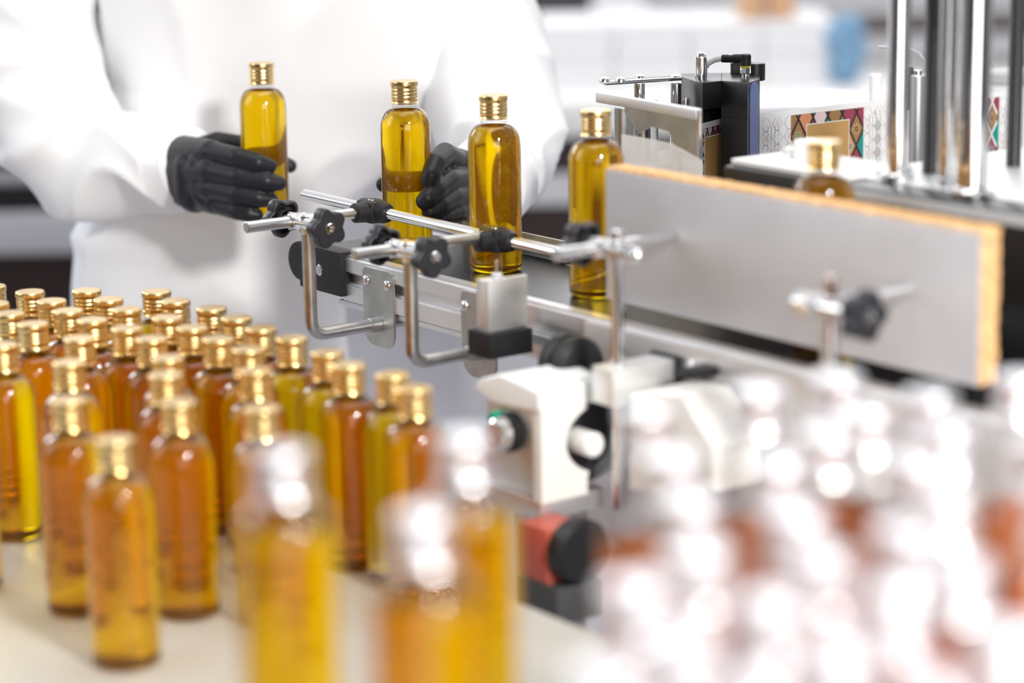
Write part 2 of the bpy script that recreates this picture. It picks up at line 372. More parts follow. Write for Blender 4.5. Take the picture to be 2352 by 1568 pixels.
# foreground, silver caps
CT = FT + H
for (px, py), lb in (((655, 1020), 'blurred amber bottle with silver cap, leftmost in the foreground'),
                     ((1068, 985), 'blurred amber bottle with silver cap, rear one of the middle foreground pair'),
                     ((975, 1160), 'blurred amber bottle with silver cap, nearer one of the middle foreground pair')):
    p = onz(px, py, CT) - Vector((0, .012, 0)); place(silver, Vector((p.x, p.y, FT)), lb, 'amber bottles with silver caps in the foreground')
srow = [('farthest row', [(1480, 925), (1735, 880), (1915, 850), (2120, 890), (2330, 850)]),
        ('second row', [(1540, 1030), (1895, 975), (2005, 930), (2180, 965), (2335, 990)]),
        ('third row', [(1590, 1130), (1775, 1040), (2090, 1035), (2350, 1110)]),
        ('fourth row', [(1470, 1310), (1610, 1250), (1840, 1160), (1860, 1250), (2060, 1200), (2225, 1110)]),
        ('nearest rows', [(1560, 1430), (1765, 1350), (1925, 1450), (2060, 1330), (2215, 1270), (2300, 1420), (2110, 1530), (1730, 1540), (1400, 1510), (2380, 1300)])]
pts = []; meta = []
for nm, caps in srow:
    caps = sorted(caps)
    for i, q in enumerate(caps):
        pts.append(onz(q[0], q[1], CT) - Vector((0, .012, 0)))
        meta.append('clear silver-capped bottle at right, %s from the left in its group\'s %s' % (ords[i], nm))
relax(pts, .0458)
for p, lb in zip(pts, meta): place(clear, Vector((p.x, p.y, FT)), lb, 'silver-capped clear bottles at right front')

# ------------------------------------------------------------ conveyor
cv = thing('conveyor', P(.3, 0, FLOOR), YAW, 'belt conveyor with black belt and aluminium side rail carrying the bottles', 'conveyor')
S0, S1 = -.222, .95
b = MB(); rr = .0165; zt = ZB - rr; pts = []
for k in range(13): a = PI/2 + PI*k/12; pts.append((S0+rr + rr*math.cos(a), zt + rr*math.sin(a)))
for k in range(13): a = -PI/2 + PI*k/12; pts.append((S1-rr + rr*math.cos(a), zt + rr*math.sin(a)))
b.prism(pts, P(0, -.056, 0), AX, ZU, .102, 0); b.build('belt', 'belt', cv)
# prism extrudes along BX x ZU ; check direction so that it runs along +s
EXT = BX.cross(ZU)
b = MB()
def rail(t_out, sgn, s0, s1, name):
    z1 = .1535; z0 = .1125; d = .012
    poly = [(0, z0), (0, z0+.0145), (-.003, z0+.0150), (-.003, z0+.0165), (-.007, z0+.0165), (-.007, z0+.0245), (-.003, z0+.0245), (-.003, z0+.026), (0, z0+.0265),
            (0, z1-.003), (-.002, z1-.002), (-.002, z1), (-d, z1), (-d, z0)]
    poly = [(x*sgn, z) for x, z in poly]
    sa = s0 if EXT.dot(AX) > 0 else s1
    return MB().prism(poly, P(sa, t_out, 0), BX, ZU, s1-s0, 0).build(name, 'aluminium', cv, angle=20)
rail(.0600, 1, -.15, .95, 'side_rail'); rail(-.0700, -1, -.19, .95, 'side_rail')
MB().cbox(-.20, .95, -.056, .046, .114, .120).build('bed_plate', 'dark_grey', cv)
MB().cbox(-.16, .95, .040, .0585, .1065, .1115, .001).build('bottom_strip', 'aluminium', cv)
# black end block with rounded nose and hex screw
b = MB(); b.cbox(-.2125, -.1435, .0485, .0665, .1165, .1565, .0015)
pts = [(-.205, .1195)] + [(-.222-.020*math.sin(PI*k/12), .1375-.018*math.cos(PI*k/12)) for k in range(13)] + [(-.205, .1555)]
o_s = P(0, .040 if AX.cross(ZU).dot(BX) > 0 else .060, 0)
b.prism(pts, o_s, AX, ZU, .020, .001)
eb = b.build('end_block', 'black_plastic', cv)
b = MB(); b.cyl(P(-.1775, .0660, .1362), P(-.1775, .0678, .1362), .0052); b.lathe([(.0028, 0), (.0028, .0002)], P(-.1775, .0679, .1362), BX, 6)
b.build('screw', 'chrome', eb)
MB().cyl(P(-.1775, .0640, .1362), P(-.1775, .06665, .1362), .0068).build('recess', 'black_metal', eb)
# back guide strip and its lower liner, right side panel, frame
MB().cbox(-.15, .045, -.074, -.071, .150, .170, .0008).build('back_guide_strip', 'brass_strip', cv)
MB().cbox(.02, .225, -.074, -.071, .150, .172, .0008).build('back_guide_strip', 'brass_strip', cv)
MB().cbox(-.10, .022, -.070, -.056, .1537, .1557, .0006).build('belt_edge_plate', 'black_metal', cv)
MB().cbox(.20, .95, .0605, .0640, -.02, .1500, .001).build('side_panel', 'side_panel', cv)
MB().cbox(.30, .95, -.066, .0600, -.30, .1120, .002).build('frame_box', 'side_panel', cv)
for s_, t_ in ((.34, .03), (.34, -.05), (.9, .03), (.9, -.05)): MB().cbox(s_-.02, s_+.02, t_-.015, t_+.015, FLOOR, -.30).build('leg', 'table_leg', cv)
b = MB(); q = ont(1603, 853, .066); s_, t_, z_ = stz(q)
b.cyl(P(s_, .064, z_), P(s_, .071, z_), .0085); b.build('panel_bolt', 'chrome', cv)

# ------------------------------------------------------------ guide rail and its brackets
G1 = P(-.107, .0517, .1972); G2 = P(.040, .0270, .1885); GD = (G2-G1)
def gpt(k): return G1 + GD*k
gr = thing('guide_rail', gpt(0), 0, 'long chrome guide rod running in front of the bottles on the belt', 'rod')
MB().cyl(gpt(-.62), gpt(1.62), .0049, seg=32, ch=.0008).build('rod', 'chrome', gr)
# the rod is one part; its near end ring is a second look of the same rod
MB().cyl(gpt(-.628), gpt(-.6195), .0042, seg=32, ch=.0004).build('end_face', 'steel', gr)

def star(rad, n=5, m=80):
    f = lambda a: rad*(.765+.235*((1+math.cos(n*a))/2)**.72); return [(f(a)*math.cos(a), f(a)*math.sin(a)) for a in [2*PI*k/m for k in range(m)]]
def knob(parent, c, axis, rot=0, hollow=False, rad=.0175):
    ax = axis.normalized(); e1 = ZU; e1 = (e1 - ax*e1.dot(ax)).normalized(); e2 = ax.cross(e1)
    u = e1*math.cos(rot) + e2*math.sin(rot); v = ax.cross(u)
    b = MB(); th = .0115
    if not hollow:
        b.prism(star(rad), c, u, v, th, .0022, 3)
        b.cyl(c - ax*.007, c + ax*.001, .0065, .0085)
        k = b.build('star_knob', 'knob_plastic', parent, angle=60)
        s = MB(); s.lathe([(.0048, 0), (.0048, .0014), (.0042, .0022), (.0026, .0022), (.0022, .0004), (.0005, .0002)], c + ax*th*.985, ax, 24); s.build('screw', 'chrome', k)
    else:
        n = 80; o = star(rad, m=n); i = star(rad*.80, m=n)
        def ring(pl, h): return [c + u*x + v*y + ax*h for x, y in pl]
        o2 = star(rad*.94, m=n); o3 = star(rad*.87, m=n)
        b.rings([ring(o3, 0), ring(o2, .0004), ring(o, .002), ring(o, th-.002), ring(o2, th), ring(star(rad*.01, m=n), th)], caps=False)
        b.rings([ring(o3, 0), ring(i, .0003), ring(star(rad*.77, m=n), .008), ring(star(rad*.01, m=n), .008)], caps=False)
        b.cyl(c - ax*.005, c + ax*.009, .0068, .0085)
        b.build('star_knob', 'knob_plastic', parent, angle=60)
def bracket(name, label, s_rod, t_end, t_in, z, s_post, t_post, zlow, ztop, knob_near=True, knob_far=True, plate=None, elbow=True, group=None, rot=0.3, chrome='chrome'):
    r = thing(name, P(s_post, t_post, z), YAW, label, 'bracket', group)
    MB().cyl(P(s_rod, t_end, z), P(s_rod, t_in, z), .0049, seg=32, ch=.0007).build('cross_rod', 'steel' if knob_near and elbow else 'chrome', r)
    sa, sb = s_rod-.016, s_post+.016
    b = MB(); b.cyl(P(sa, t_post, z), P(sb, t_post, z), .0072, seg=32, ch=.001)
    b.cyl(P(s_rod, t_post-.0085, z), P(s_rod, t_post+.0085, z), .0068, seg=32, ch=.0008)
    b.cyl(P(s_post, t_post, z-.0085), P(s_post, t_post, z+.0078), .0068, seg=32, ch=.0008)
    b.build('cross_clamp', 'chrome', r)
    if knob_near: knob(r, P(sb+.008, t_post, z), AX, rot)
    else:
        b = MB(); b.cyl(P(sb, t_post, z-.001), P(sb+.006, t_post, z-.001), .0062); b.sphere(P(sb+.006, t_post, z-.001), .0055); b.build('dome_nut', 'chrome', r)
    if knob_far: knob(r, P(sa-.003, t_post, z), -AX, rot+.5, True)
    if elbow:
        MB().tube([P(s_post, t_post, ztop), P(s_post, t_post, zlow), P(s_post, plate[1]-.055, zlow)], .0057, 28, bend=.0125).build('bent_tube', 'steel', r)
    else:
        MB().cyl(P(s_post, t_post, zlow), P(s_post, t_post, ztop), .0049, seg=32, ch=.001).build('post', 'chrome', r)
    if plate:
        s0, t0, w_, z0, z1 = plate
        rc = .007; poly = []
        for cx, cz, a0, rr_ in ((w_/2-rc, z1-rc, 0, rc), (-w_/2+rc, z1-rc, 90, rc), (-w_/2+.016, z0+.016, 180, .016), (w_/2-.013, z0+.013, 270, .013)):
            poly += [(cx + rr_*math.cos(math.radians(a0+k*15)), cz + rr_*math.sin(math.radians(a0+k*15))) for k in range(7)]
        org = P(s0, t0 + (0 if AX.cross(ZU).dot(BX) > 0 else .0022), 0)
        pl = MB().prism(poly, org, AX, ZU, .0022, .0004, 1).build('mounting_plate', 'plate_steel', r)
        for ds in (-.0165, .0165):
            b = MB(); c = P(s0+ds-.001, t0+.0022, .1368)
            b.lathe([(.0046, 0), (.0046, .0006), (.0040, .0019), (.0026, .0028), (.0018, .0029), (.0016, .0012), (.0003, .0011)], c, BX, 24); b.build('button_screw', 'chrome', pl)
        MB().cyl(P(s_post, t0+.002, zlow), P(s_post, t0+.0125, zlow), .0066, seg=28, ch=.0005).build('collar', 'steel', pl)
    return r
def black_clamp(parent, g, s_rod, z_end, t_c):
    # moulded clamp: hub around the guide rod, barrel around the cross rod
    d = GD.normalized(); b = MB()
    side = BX
    prof = [(.0080, -.0165), (.0088, -.0160), (.0098, -.008), (.0108, -.002), (.0108, .004), (.0094, .0120), (.0078, .0165), (.0070, .0168)]
    b.lathe(prof, g, d, 28)
    up = d.cross(side).normalized()
    prof2 = [(.0072, .0225), (.0085, .0215), (.0092, .012), (.0100, .002), (.0095, -.006), (.004, -.011)]
    b.lathe(prof2, g - ZU*0 , side, 28)
    b.box(g + side*.003, d, side, ZU, .0105, .0095, .0098, .004)
    k = b.build('rod_clamp', 'black_plastic', parent, angle=45)
    s = MB(); s.lathe([(.0036, 0), (.0034, .0010), (.0018, .0010), (.0016, .0004)], g + side*.003 + ZU*.0092, ZU, 20); s.build('screw', 'chrome', k)
zr = .1972
br = bracket('guide_rail_bracket', 'steel guide rail bracket nearest the worker, with plate and bent tube in sharp focus', -.107, .182, .063, zr, -.090, .1315, .1000, zr+.004,
             plate=(-.0905, .0600, .048, .080, .149))
black_clamp(br, G1, 0, 0, 0)
g2 = gpt(1.0); zr2 = .1885+.003
br2 = bracket('guide_rail_bracket', 'steel guide rail bracket in the middle, its black star knobs beside the narrow metal block', .040, .170, .040, .1925, .0555, .1265, .1000, .1965,
              plate=(.0575, .0600, .048, .078, .150), rot=.55)
black_clamp(br2, g2, 0, 0, 0)
bb1 = bracket('board_bracket', 'blurred chrome post with cross rod holding the left end of the grey board', .284, .156, .0465, .2245, .300, .1115, .0300, .2400, knob_near=False, elbow=False, rot=.2)
bb2 = bracket('board_bracket', 'blurred chrome post with black star knob before the right half of the grey board', .527, .146, .0465, .222, .5405, .1320, .1000, .2440, knob_far=False, elbow=False, rot=.9)
# square aluminium arm that holds the near post
MB().cbox(.288, .312, .0665, .1265, .112, .1395, .0012).build('arm_block', 'cast_aluminium', bb1)
MB().cbox(.285, .318, .0642, .0685, .106, .142, .001).build('flange', 'black_plastic', bb1)
MB().cbox(.5305, .5505, .0642, .143, .090, .112, .0012).build('arm_block', 'cast_aluminium', bb2)

# ------------------------------------------------------------ pressing board
pb = thing('pressing_board', P(.38, .04, .163), YAW, 'long grey board backed with orange foam standing over the belt', 'board')
MB().cbox(.2045, .5870, .0430, .0450, .1655, .2665, .0004).build('board_face', 'board_grey', pb)
b = MB(); n1, n2, n3 = 190, 12, 46
s0, s1, t0, t1, z0, z1 = .2045, .5875, .0265, .0430, .1655, .2690
def foam_pt(a, bb, c):
    p = P(s0+(s1-s0)*a, t0+(t1-t0)*bb, z0+(z1-z0)*c); nn = noise.noise_vector(p*330)*.0011 + noise.noise_vector(p*900)*.0005
    if bb > .999: nn *= 0
    return p + nn
gridf = []
def face_grid(fn, na, nb):
    V = [[b.bm.verts.new(fn(i/na, j/nb)) for j in range(nb+1)] for i in range(na+1)]
    for i in range(na):
        for j in range(nb): b.bm.faces.new((V[i][j], V[i+1][j], V[i+1][j+1], V[i][j+1]))
face_grid(lambda u, v: foam_pt(u, v, 1), n1, n2); face_grid(lambda u, v: foam_pt(1, u, v), n2, n3); face_grid(lambda u, v: foam_pt(0, u, v), n2, n3)
face_grid(lambda u, v: foam_pt(u, 0, v), n1, n3); face_grid(lambda u, v: foam_pt(u, v, 0), n1, n2); face_grid(lambda u, v: foam_pt(u, 1, v), n1, 4)
bmesh.ops.remove_doubles(b.bm, verts=b.bm.verts, dist=.00005); bmesh.ops.recalc_face_normals(b.bm, faces=b.bm.faces)
b.build('foam_pad', 'foam', pb, angle=80)

# ------------------------------------------------------------ metal block with the small pin, black base clamp
sb = thing('sensor_holder', P(.10, .10, .10), YAW, 'upright metal block with small pin standing before the conveyor rail', 'block')
def spx(px, py, t): s_, t_, z_ = stz(ont(px, py, t)); return s_, z_
sA, zA = spx(1122, 640, .095); sB, zB_ = spx(1182, 655, .095); _, zlo = spx(1150, 770, .095)
MB().cbox(sA-.002, sA+.011, .0830, .106, zlo+.002, zA+.001, .001).build('block_body', 'cast_aluminium', sb)
MB().cbox(sA+.011, sA+.0145, .0675, .106, zlo+.002, zA+.002, .0008).build('side_plate', 'cast_aluminium', sb)
MB().cbox(sA-.006, sA+.024, .070, .112, zlo-.016, zlo+.004, .001).build('base_clamp', 'black_plastic', sb)
b = MB(); c = P(sA+.010, .094, zA); b.cyl(c, c+ZU*.006, .0042); b.build('bush', 'shelf_grey', sb)
MB().cyl(c+ZU*.006, c+ZU*.016, .0013).build('pin', 'chrome', sb)

# ------------------------------------------------------------ geared motor unit in front of the conveyor
mo = thing('gear_unit', P(.25, .15, .04), YAW, 'blurred gear unit with white curved cover and round knobs before the conveyor', 'machine')
ms, mt = .272, .163      # near vertical corner of the housing
zt_, zb_ = .118, .040
MB().cbox(ms-.070, ms-.0065, mt-.022, mt-.003, zb_, zt_-.006, .002).build('housing', 'cast_aluminium', mo)
# cover: a top that slopes left, and a right face with a half-moon cut-out
b = MB()
poly = [(-.078, zt_-.006), (-.070, zt_+.002), (-.045, zt_+.010), (-.02, zt_+.008), (.003, zt_+.005), (.004, zt_-.010), (-.030, zt_-.013), (-.055, zt_-.014)]
oo = P(ms, mt-.066 if AX.cross(ZU).dot(BX) > 0 else mt+.003, 0)
b.prism(poly, oo, AX, ZU, .069, .003, 3)
poly = [(0, zb_-.002), (0, zt_+.003), (-.036, zt_+.003), (-.043, zt_-.002), (-.043, zt_-.014)]
for k in range(13):
    a = math.radians(-65 + 130*k/12); poly.append((-.060 + .037*math.cos(a), (zt_+zb_)/2 + .001 - .027*math.sin(a)))
poly += [(-.043, zb_+.010), (-.043, zb_-.002)]
oo = P(ms-.006, mt+.001, 0)
q = MB(); q.prism([(-x, z) for x, z in poly], oo, -BX, ZU, .009 if (-BX).cross(ZU).dot(AX) > 0 else -.009, 0)
bmesh.ops.recalc_face_normals(q.bm, faces=q.bm.faces)
q.build('curved_cover', 'warm_white', mo); b.build('top_cover', 'white_paint', mo)
MB().cbox(ms-.060, ms-.012, mt-.092, mt-.024, zb_+.004, zt_, .008).build('dark_body', 'knob_plastic', mo)
c = P(ms-.030, mt-.056, (zt_+zb_)/2); MB().cyl(c - AX*.03, c + AX*.022, .036, seg=48, ch=.003).build('dark_disc', 'knob_plastic', mo)
c2 = c + AX*.022 + BX*.018; MB().cyl(c2, c2 + AX*.026, .0095, seg=28, ch=.002).build('hub_knob', 'white_paint', mo)
c3 = P(ms-.034, mt-.003, .086); MB().cyl(c3, c3 + BX*.010, .0150, seg=32, ch=.002).build('dial_base', 'black_plastic', mo)
MB().cyl(c3+BX*.009, c3+BX*.020, .0125, .0115, seg=32, ch=.002).build('dial', 'chrome', mo)
MB().cyl(c3-AX*.014+ZU*.007, c3-AX*.014+ZU*.007+BX*.011, .0065, seg=20).build('green_button', 'green_plastic', mo)
MB().cbox(ms-.070, ms+.0, mt-.060, mt, zb_-.016, zb_-.001, .001).build('base_plate', 'aluminium', mo)
MB().cbox(ms-.060, ms-.020, mt-.060, mt-.021, -.12, zb_-.016, .001).build('pedestal', 'side_panel', mo)
MB().cbox(ms-.055, ms-.035, mt-.045, mt-.025, FLOOR, -.12).build('stand', 'table_leg', mo)
# pale rounded motor housing bolted under the arm
mh = [stz(ont(px, py, .118)) for px, py in ((1440, 905), (1500, 893), (1568, 905), (1590, 945), (1640, 1030), (1640, 1130), (1440, 1130))]
mc = thing('motor_housing', P(mh[2][0], .1, mh[5][2]), YAW, 'pale rounded motor housing on the conveyor side below the square metal arm', 'motor')
MB().prism([(a, c) for a, _, c in mh], P(0, .0725 if AX.cross(ZU).dot(BX) > 0 else .118, 0), AX, ZU, .0455, .006, 3).build('housing', 'warm_white', mc)
MB().cbox(mh[1][0]-.006, mh[2][0]-.022, .0642, .090, mh[2][2]+.001, mh[2][2]+.008, .001).build('dark_gasket', 'black_plastic', mc)  # black strip standing in for the shade under the square arm
# rear black roller cage beyond it
rl = thing('belt_tensioner', P(.24, .085, .09), YAW, 'round black plastic wheel housing lying behind the white-covered gear unit', 'wheel')
c = P(.226, .097, .1245)
b = MB(); b.lathe([(.010, 0), (.020, .001), (.0225, .004), (.0225, .011), (.018, .013), (.018, .017), (.0225, .019), (.0225, .027), (.018, .031), (.008, .032)], c - AX*.016, AX, 36, mod=lambda k, a, i: 1+.02*(i % 2))
b.build('wheel', 'black_plastic', rl); MB().cyl(c+AX*.016, c+AX*.034, .0055).build('axle', 'black_metal', rl)
MB().cbox(.178, .186, .072, .120, .100, .1015, .001).build('carrier', 'liner_grey', rl)
# red and black switch lower down
sw = thing('red_switch', P(.26, .19, -.03), YAW, 'blurred red block with round black dial below the gear unit', 'switch')
a_, z_ = spx(1190, 1195, .185); a2, z2 = spx(1258, 1345, .185)
MB().cbox(a_, a2, .150, .185, z2, z_, .002).build('red_block', 'red_plastic', sw)
c = P(a2, .163, (z_+z2)/2+.004); MB().cyl(c, c+AX*.016, .0240, seg=36, ch=.003).build('black_dial', 'black_plastic', sw)
MB().cbox(a_, a2+.012, .145, .186, z2-.028, z2, .002).build('lower_block', 'dark_grey', sw)
MB().cbox(a_+.005, a2, .150, .18, FLOOR, z2-.028).build('post', 'table_leg', sw)

# ------------------------------------------------------------ labelling machine behind the board: black deck with chrome columns
lm = thing('labelling_machine', P(.5, -.15, FLOOR), YAW, 'labelling machine with black-edged deck and chrome columns behind the grey board', 'machine')
DZ = .2640
MB().cbox(.235, .86, -.085, -.047, .158, DZ, .004).build('belt_housing', 'black_metal', lm)
MB().cbox(.36, .86, -.0478, -.0448, DZ-.010, DZ-.0022, .0008).build('edge_rail', 'liner_grey', lm)
MB().cbox(.33, .86, -.30, -.080, DZ-.020, DZ+.001, .002).build('deck', 'cast_aluminium', lm)
MB().cbox(.235, .36, -.130, -.055, DZ, DZ+.0045, .004).build('end_plate', 'white_paint', lm)
MB().cbox(.262, .272, -.100, -.085, DZ+.004, DZ+.013, .002).build('bearing_block', 'cast_aluminium', lm)
MB().cbox(.274, .298, -.105, -.084, DZ+.004, DZ+.0205, .003).build('bearing_block', 'white_paint', lm)
MB().cbox(.60, .80, -.11, -.05, DZ, DZ+.012, .003).build('near_plate', 'white_paint', lm)
MB().cbox(.34, .86, -.30, -.09, -.35, DZ-.02, .003).build('cabinet', 'dark_grey', lm)
for s_, t_ in ((.37, -.28), (.83, -.28), (.83, -.12), (.37, -.12)): MB().cbox(s_-.02, s_+.02, t_-.02, t_+.02, FLOOR, -.35).build('leg', 'table_leg', lm)
def column(px, py, y_guess, rad, m, name='column', top=.75):
    p = ony(px, py, y_guess)
    base = Vector((p.x, p.y, DZ)); b = MB()
    b.cyl(base, Vector((p.x, p.y, top)), rad, seg=40, ch=.001)
    if m == 'chrome': b.cyl(base, base+ZU*.006, rad*1.5, seg=40)
    return b.build(name, m, lm)
column(2060, 402, 1.775, .0083, 'chrome'); column(2232, 420, 1.70, .0118, 'chrome'); column(2172, 405, 1.75, .0062, 'chrome')
def threaded(px, py, y, rad, m, name):
    p = ony(px, py, y); b = MB(); L = .45; n = 150; pr = []
    for k in range(n): pr += [(rad*.9, k*L/n), (rad, (k+.5)*L/n)]
    b.lathe(pr, Vector((p.x, p.y, DZ)), ZU, 24); return b.build(name, m, lm)
threaded(2137, 400, 1.80, .0068, 'black_metal', 'threaded_rod'); threaded(2327, 390, 1.83, .0062, 'black_metal', 'threaded_rod')
cc = Vector(lm.children[0].location)
p1 = ony(2060, 402, 1.775); p2 = ony(2232, 420, 1.70)
b = MB(); mid = (p1+p2)/2; b.box(Vector((mid.x+.01, mid.y, .435)), Vector((1, 0, 0)), Vector((0, 1, 0)), ZU, .05, .05, .012, .003)
b.build('cross_head', 'cast_aluminium', lm)

# ------------------------------------------------------------ label web, its white table and film
# path of the paper seen from above (x, y), top at z=.266
web = [ony(1566, 300, 2.067), ony(1612, 283, 2.100), ony(1662, 268, 2.135), ony(1750, 256, 2.165), ony(2010, 232, 2.245), ony(2260, 232, 2.290), ony(2420, 232, 2.330)]
WT = .2665; WH = .074
wx = [Vector((p.x, p.y, 0)) for p in web]
cum = [0.]
for a, b_ in zip(wx[:-1], wx[1:]): cum.append(cum[-1] + (b_-a).length)
def W(u, v, off=0.0):
    u = max(0, min(cum[-1], u))
    for k in range(len(cum)-1):
        if u <= cum[k+1] + 1e-9:
            f = (u-cum[k])/(cum[k+1]-cum[k]); p = wx[k].lerp(wx[k+1], f); d = (wx[k+1]-wx[k]).normalized(); break
    nrm = Vector((d.y, -d.x, 0))
    return p + nrm*off + ZU*(WT - v)
lw = thing('label_web', wx[2]+ZU*(WT-WH), 0, 'paper band of printed labels running through the black sensor behind the columns', 'label strip')
b = MB(); N = 60
us = sorted(set([cum[-1]*k/N for k in range(N+1)] + cum))
b.rings([[W(u, 0, .0001), W(u, WH, .0001), W(u, WH, -.0001), W(u, 0, -.0001)] for u in us]); b.build('paper_band', 'paper_white', lw)
inks = ['ink_gold', 'ink_orange', 'ink_teal', 'ink_dark', 'ink_maroon', 'ink_brown', 'ink_olive', 'ink_blue', 'ink_grey', 'ink_pink', 'ink_text', 'paper_white']
IX = {n: i for i, n in enumerate(inks)}
def poly_on(b, pts, ink, off):
    b.mi = IX[ink]; f = b.bm.faces.new([b.bm.verts.new(W(u, v, off)) for u, v in pts]); f.material_index = b.mi
def clipd(cu, cv, hu, hv, u0, u1, v0, v1):
    pts = [(cu-hu, cv), (cu, cv-hv), (cu+hu, cv), (cu, cv+hv)]
    for ax_, lim, sg in ((0, u0, 1), (0, u1, -1), (1, v0, 1), (1, v1, -1)):
        out = []
        for i in range(len(pts)):
            a, c = pts[i], pts[(i+1) % len(pts)]; ia, ic = (a[ax_]-lim)*sg >= 0, (c[ax_]-lim)*sg >= 0
            if ia: out.append(a)
            if ia != ic:
                f = (lim-a[ax_])/(c[ax_]-a[ax_]); out.append((a[0]+(c[0]-a[0])*f, a[1]+(c[1]-a[1])*f))
        pts = out
        if len(pts) < 3: return None
    return pts
def disc_pts(cu, cv, r, n=14, sq=1): return [(cu+r*math.cos(2*PI*k/n), cv+r*sq*math.sin(2*PI*k/n)) for k in range(n)]
def printed_label(u0):
    """mosaic with gold panel, 90 mm wide, then a pale text strip"""
    b = MB(); v0, v1 = .0050, WH-.004; rnd = random.Random(3)
    poly_on(b, [(u0, v0), (u0+.090, v0), (u0+.090, v1), (u0, v1)], 'ink_dark', .00025)
    seq = ['ink_orange', 'ink_maroon', 'ink_teal', 'ink_brown', 'ink_gold', 'ink_olive', 'ink_brown', 'ink_pink']
    for i in range(-1, 7):
        for j in range(-1, 6):
            cu, cv = u0 + i*.018 + (.009 if j % 2 else 0), v0 + .004 + j*.0155
            c = clipd(cu, cv, .0078, .0132, u0, u0+.090, v0, v1); ink = rnd.choice(seq)
            if c:
                poly_on(b, c, ink, .0003)
                if u0+.004 < cu < u0+.086 and v0+.004 < cv < v1-.004:
                    poly_on(b, disc_pts(cu, cv, .0036), rnd.choice(['ink_pink', 'ink_blue', 'ink_gold']), .00035)
                    poly_on(b, disc_pts(cu, cv, .0024), rnd.choice(['ink_maroon', 'ink_teal', 'ink_dark']), .0004)
                    poly_on(b, disc_pts(cu, cv, .0011), 'ink_gold', .00045)
                    for k in range(8):
                        a = 2*PI*k/8; poly_on(b, disc_pts(cu+.0048*math.cos(a)*.8, cv+.0048*math.sin(a), .0005, 6), 'ink_pink', .0004)
    poly_on(b, [(u0+.0185, .0145), (u0+.0720, .0145), (u0+.0720, WH-.012), (u0+.0185, WH-.012)], 'paper_white', .0005)
    poly_on(b, [(u0+.0193, .0153), (u0+.0712, .0153), (u0+.0712, WH-.0128), (u0+.0193, WH-.0128)], 'ink_gold', .0006)
    # pale strips of small print on both sides
    for ua, ub in ((u0-.034, u0-.001), (u0+.091, u0+.118)):
        for i in range(3):
            for j in range(6):
                cu, cv = ua + .004 + i*.014, v0+.006 + j*.0125
                for r_, ink in ((.0075, 'ink_grey'), (.0066, 'paper_white')):
                    c = clipd(cu, cv, r_*.85, r_*1.15, ua, ub, v0, v1)
                    if c: poly_on(b, c, ink, .00025 if ink == 'ink_grey' else .0003)
                c = clipd(cu, cv, .003, .004, ua, ub, v0, v1)
                if c and (i+j) % 2: poly_on(b, c, 'ink_pink', .00032)
        for col_ in range(4):
            uu = ua + .006 + col_*.0042; vv = v0+.008
            while vv < v1-.006:
                L = rnd.uniform(.0008, .0026); poly_on(b, [(uu, vv), (uu+.0007, vv), (uu+.0007, vv+L), (uu, vv+L)], 'ink_text', .0004); vv += L+.0009
    return b
ug = 0
def u_at(px):      # distance along the band of the point seen at this pixel column
    best = min(range(800), key=lambda k: abs(proj(W(cum[-1]*k/799, .01)) [0]-px)); return cum[-1]*best/799
def proj(p):
    z = p.z-CAMZ; fw = p.y*math.cos(PITCH) - z*math.sin(PITCH); up = p.y*math.sin(PITCH) + z*math.cos(PITCH)
    u = p.x/fw*FPX; v = -up/fw*FPX; c, s = math.cos(ROLL), math.sin(ROLL); return (1176+c*u-s*v, 784+s*u+c*v)
uL = u_at(1853) - .0193
for uu in (uL, uL+.152, uL+.304):
    if uu-.034 > 0 and uu+.118 < cum[-1]: printed_label(uu).build('printed_label', inks, lw, flat=True)
# the left label sits in front of the sensor slot, close to the peel plate

# sensor fork: black body with bevelled nose, slot, blue side strip, cable plug, steel pin
sn = thing('fork_sensor', ony(1660, 400, 2.14), 0, 'black fork sensor with blue side strip and cable plug astride the label band', 'sensor')
def fp(px, py, y): return ony(px, py, y)
zt1 = fp(1650, 180, 2.13).z
def hpoly(pxs): return [Vector((ony(px, 186, y).x, y, 0)) for px, y in pxs]
zlow_s = .185
outline = [(1568, 2.150), (1600, 2.108), (1614, 2.100), (1656, 2.118), (1656, 2.126), (1664, 2.128), (1716, 2.108), (1745, 2.135), (1738, 2.180), (1640, 2.185), (1568, 2.185)]
pl = hpoly(outline)
def vprism(pl, z0, z1, bev=0):
    b = MB(); b.prism([(p.x, p.y) for p in pl], Vector((0, 0, z0)), Vector((1, 0, 0)), Vector((0, 1, 0)), z1-z0, bev); return b
left = hpoly([(1565, 2.150), (1600, 2.108), (1614, 2.098), (1657, 2.112), (1657, 2.176), (1565, 2.176)])
right = hpoly([(1657, 2.112), (1717, 2.090), (1745, 2.120), (1745, 2.176), (1657, 2.176)])
fork_a = hpoly([(1657, 2.112), (1717, 2.090), (1745, 2.120), (1745, 2.156), (1657, 2.128)])
fork_b = hpoly([(1657, 2.141), (1745, 2.170), (1745, 2.190), (1657, 2.176)])
zs = WT+.012
vprism(fork_a, zlow_s, WT+.004).build('fork_arm', 'black_metal', sn); vprism(fork_b, zlow_s, WT+.004).build('fork_arm', 'black_metal', sn)
hs = vprism(left, zs, zt1, .0008).build('housing', 'black_metal', sn)
vprism(right, WT+.004, zt1, .0008).build('housing', 'black_metal', sn)
vprism(hpoly([(1565, 2.150), (1612, 2.128), (1657, 2.150), (1657, 2.176), (1565, 2.176)]), zlow_s, zs, .0005).build('housing', 'black_metal', sn)
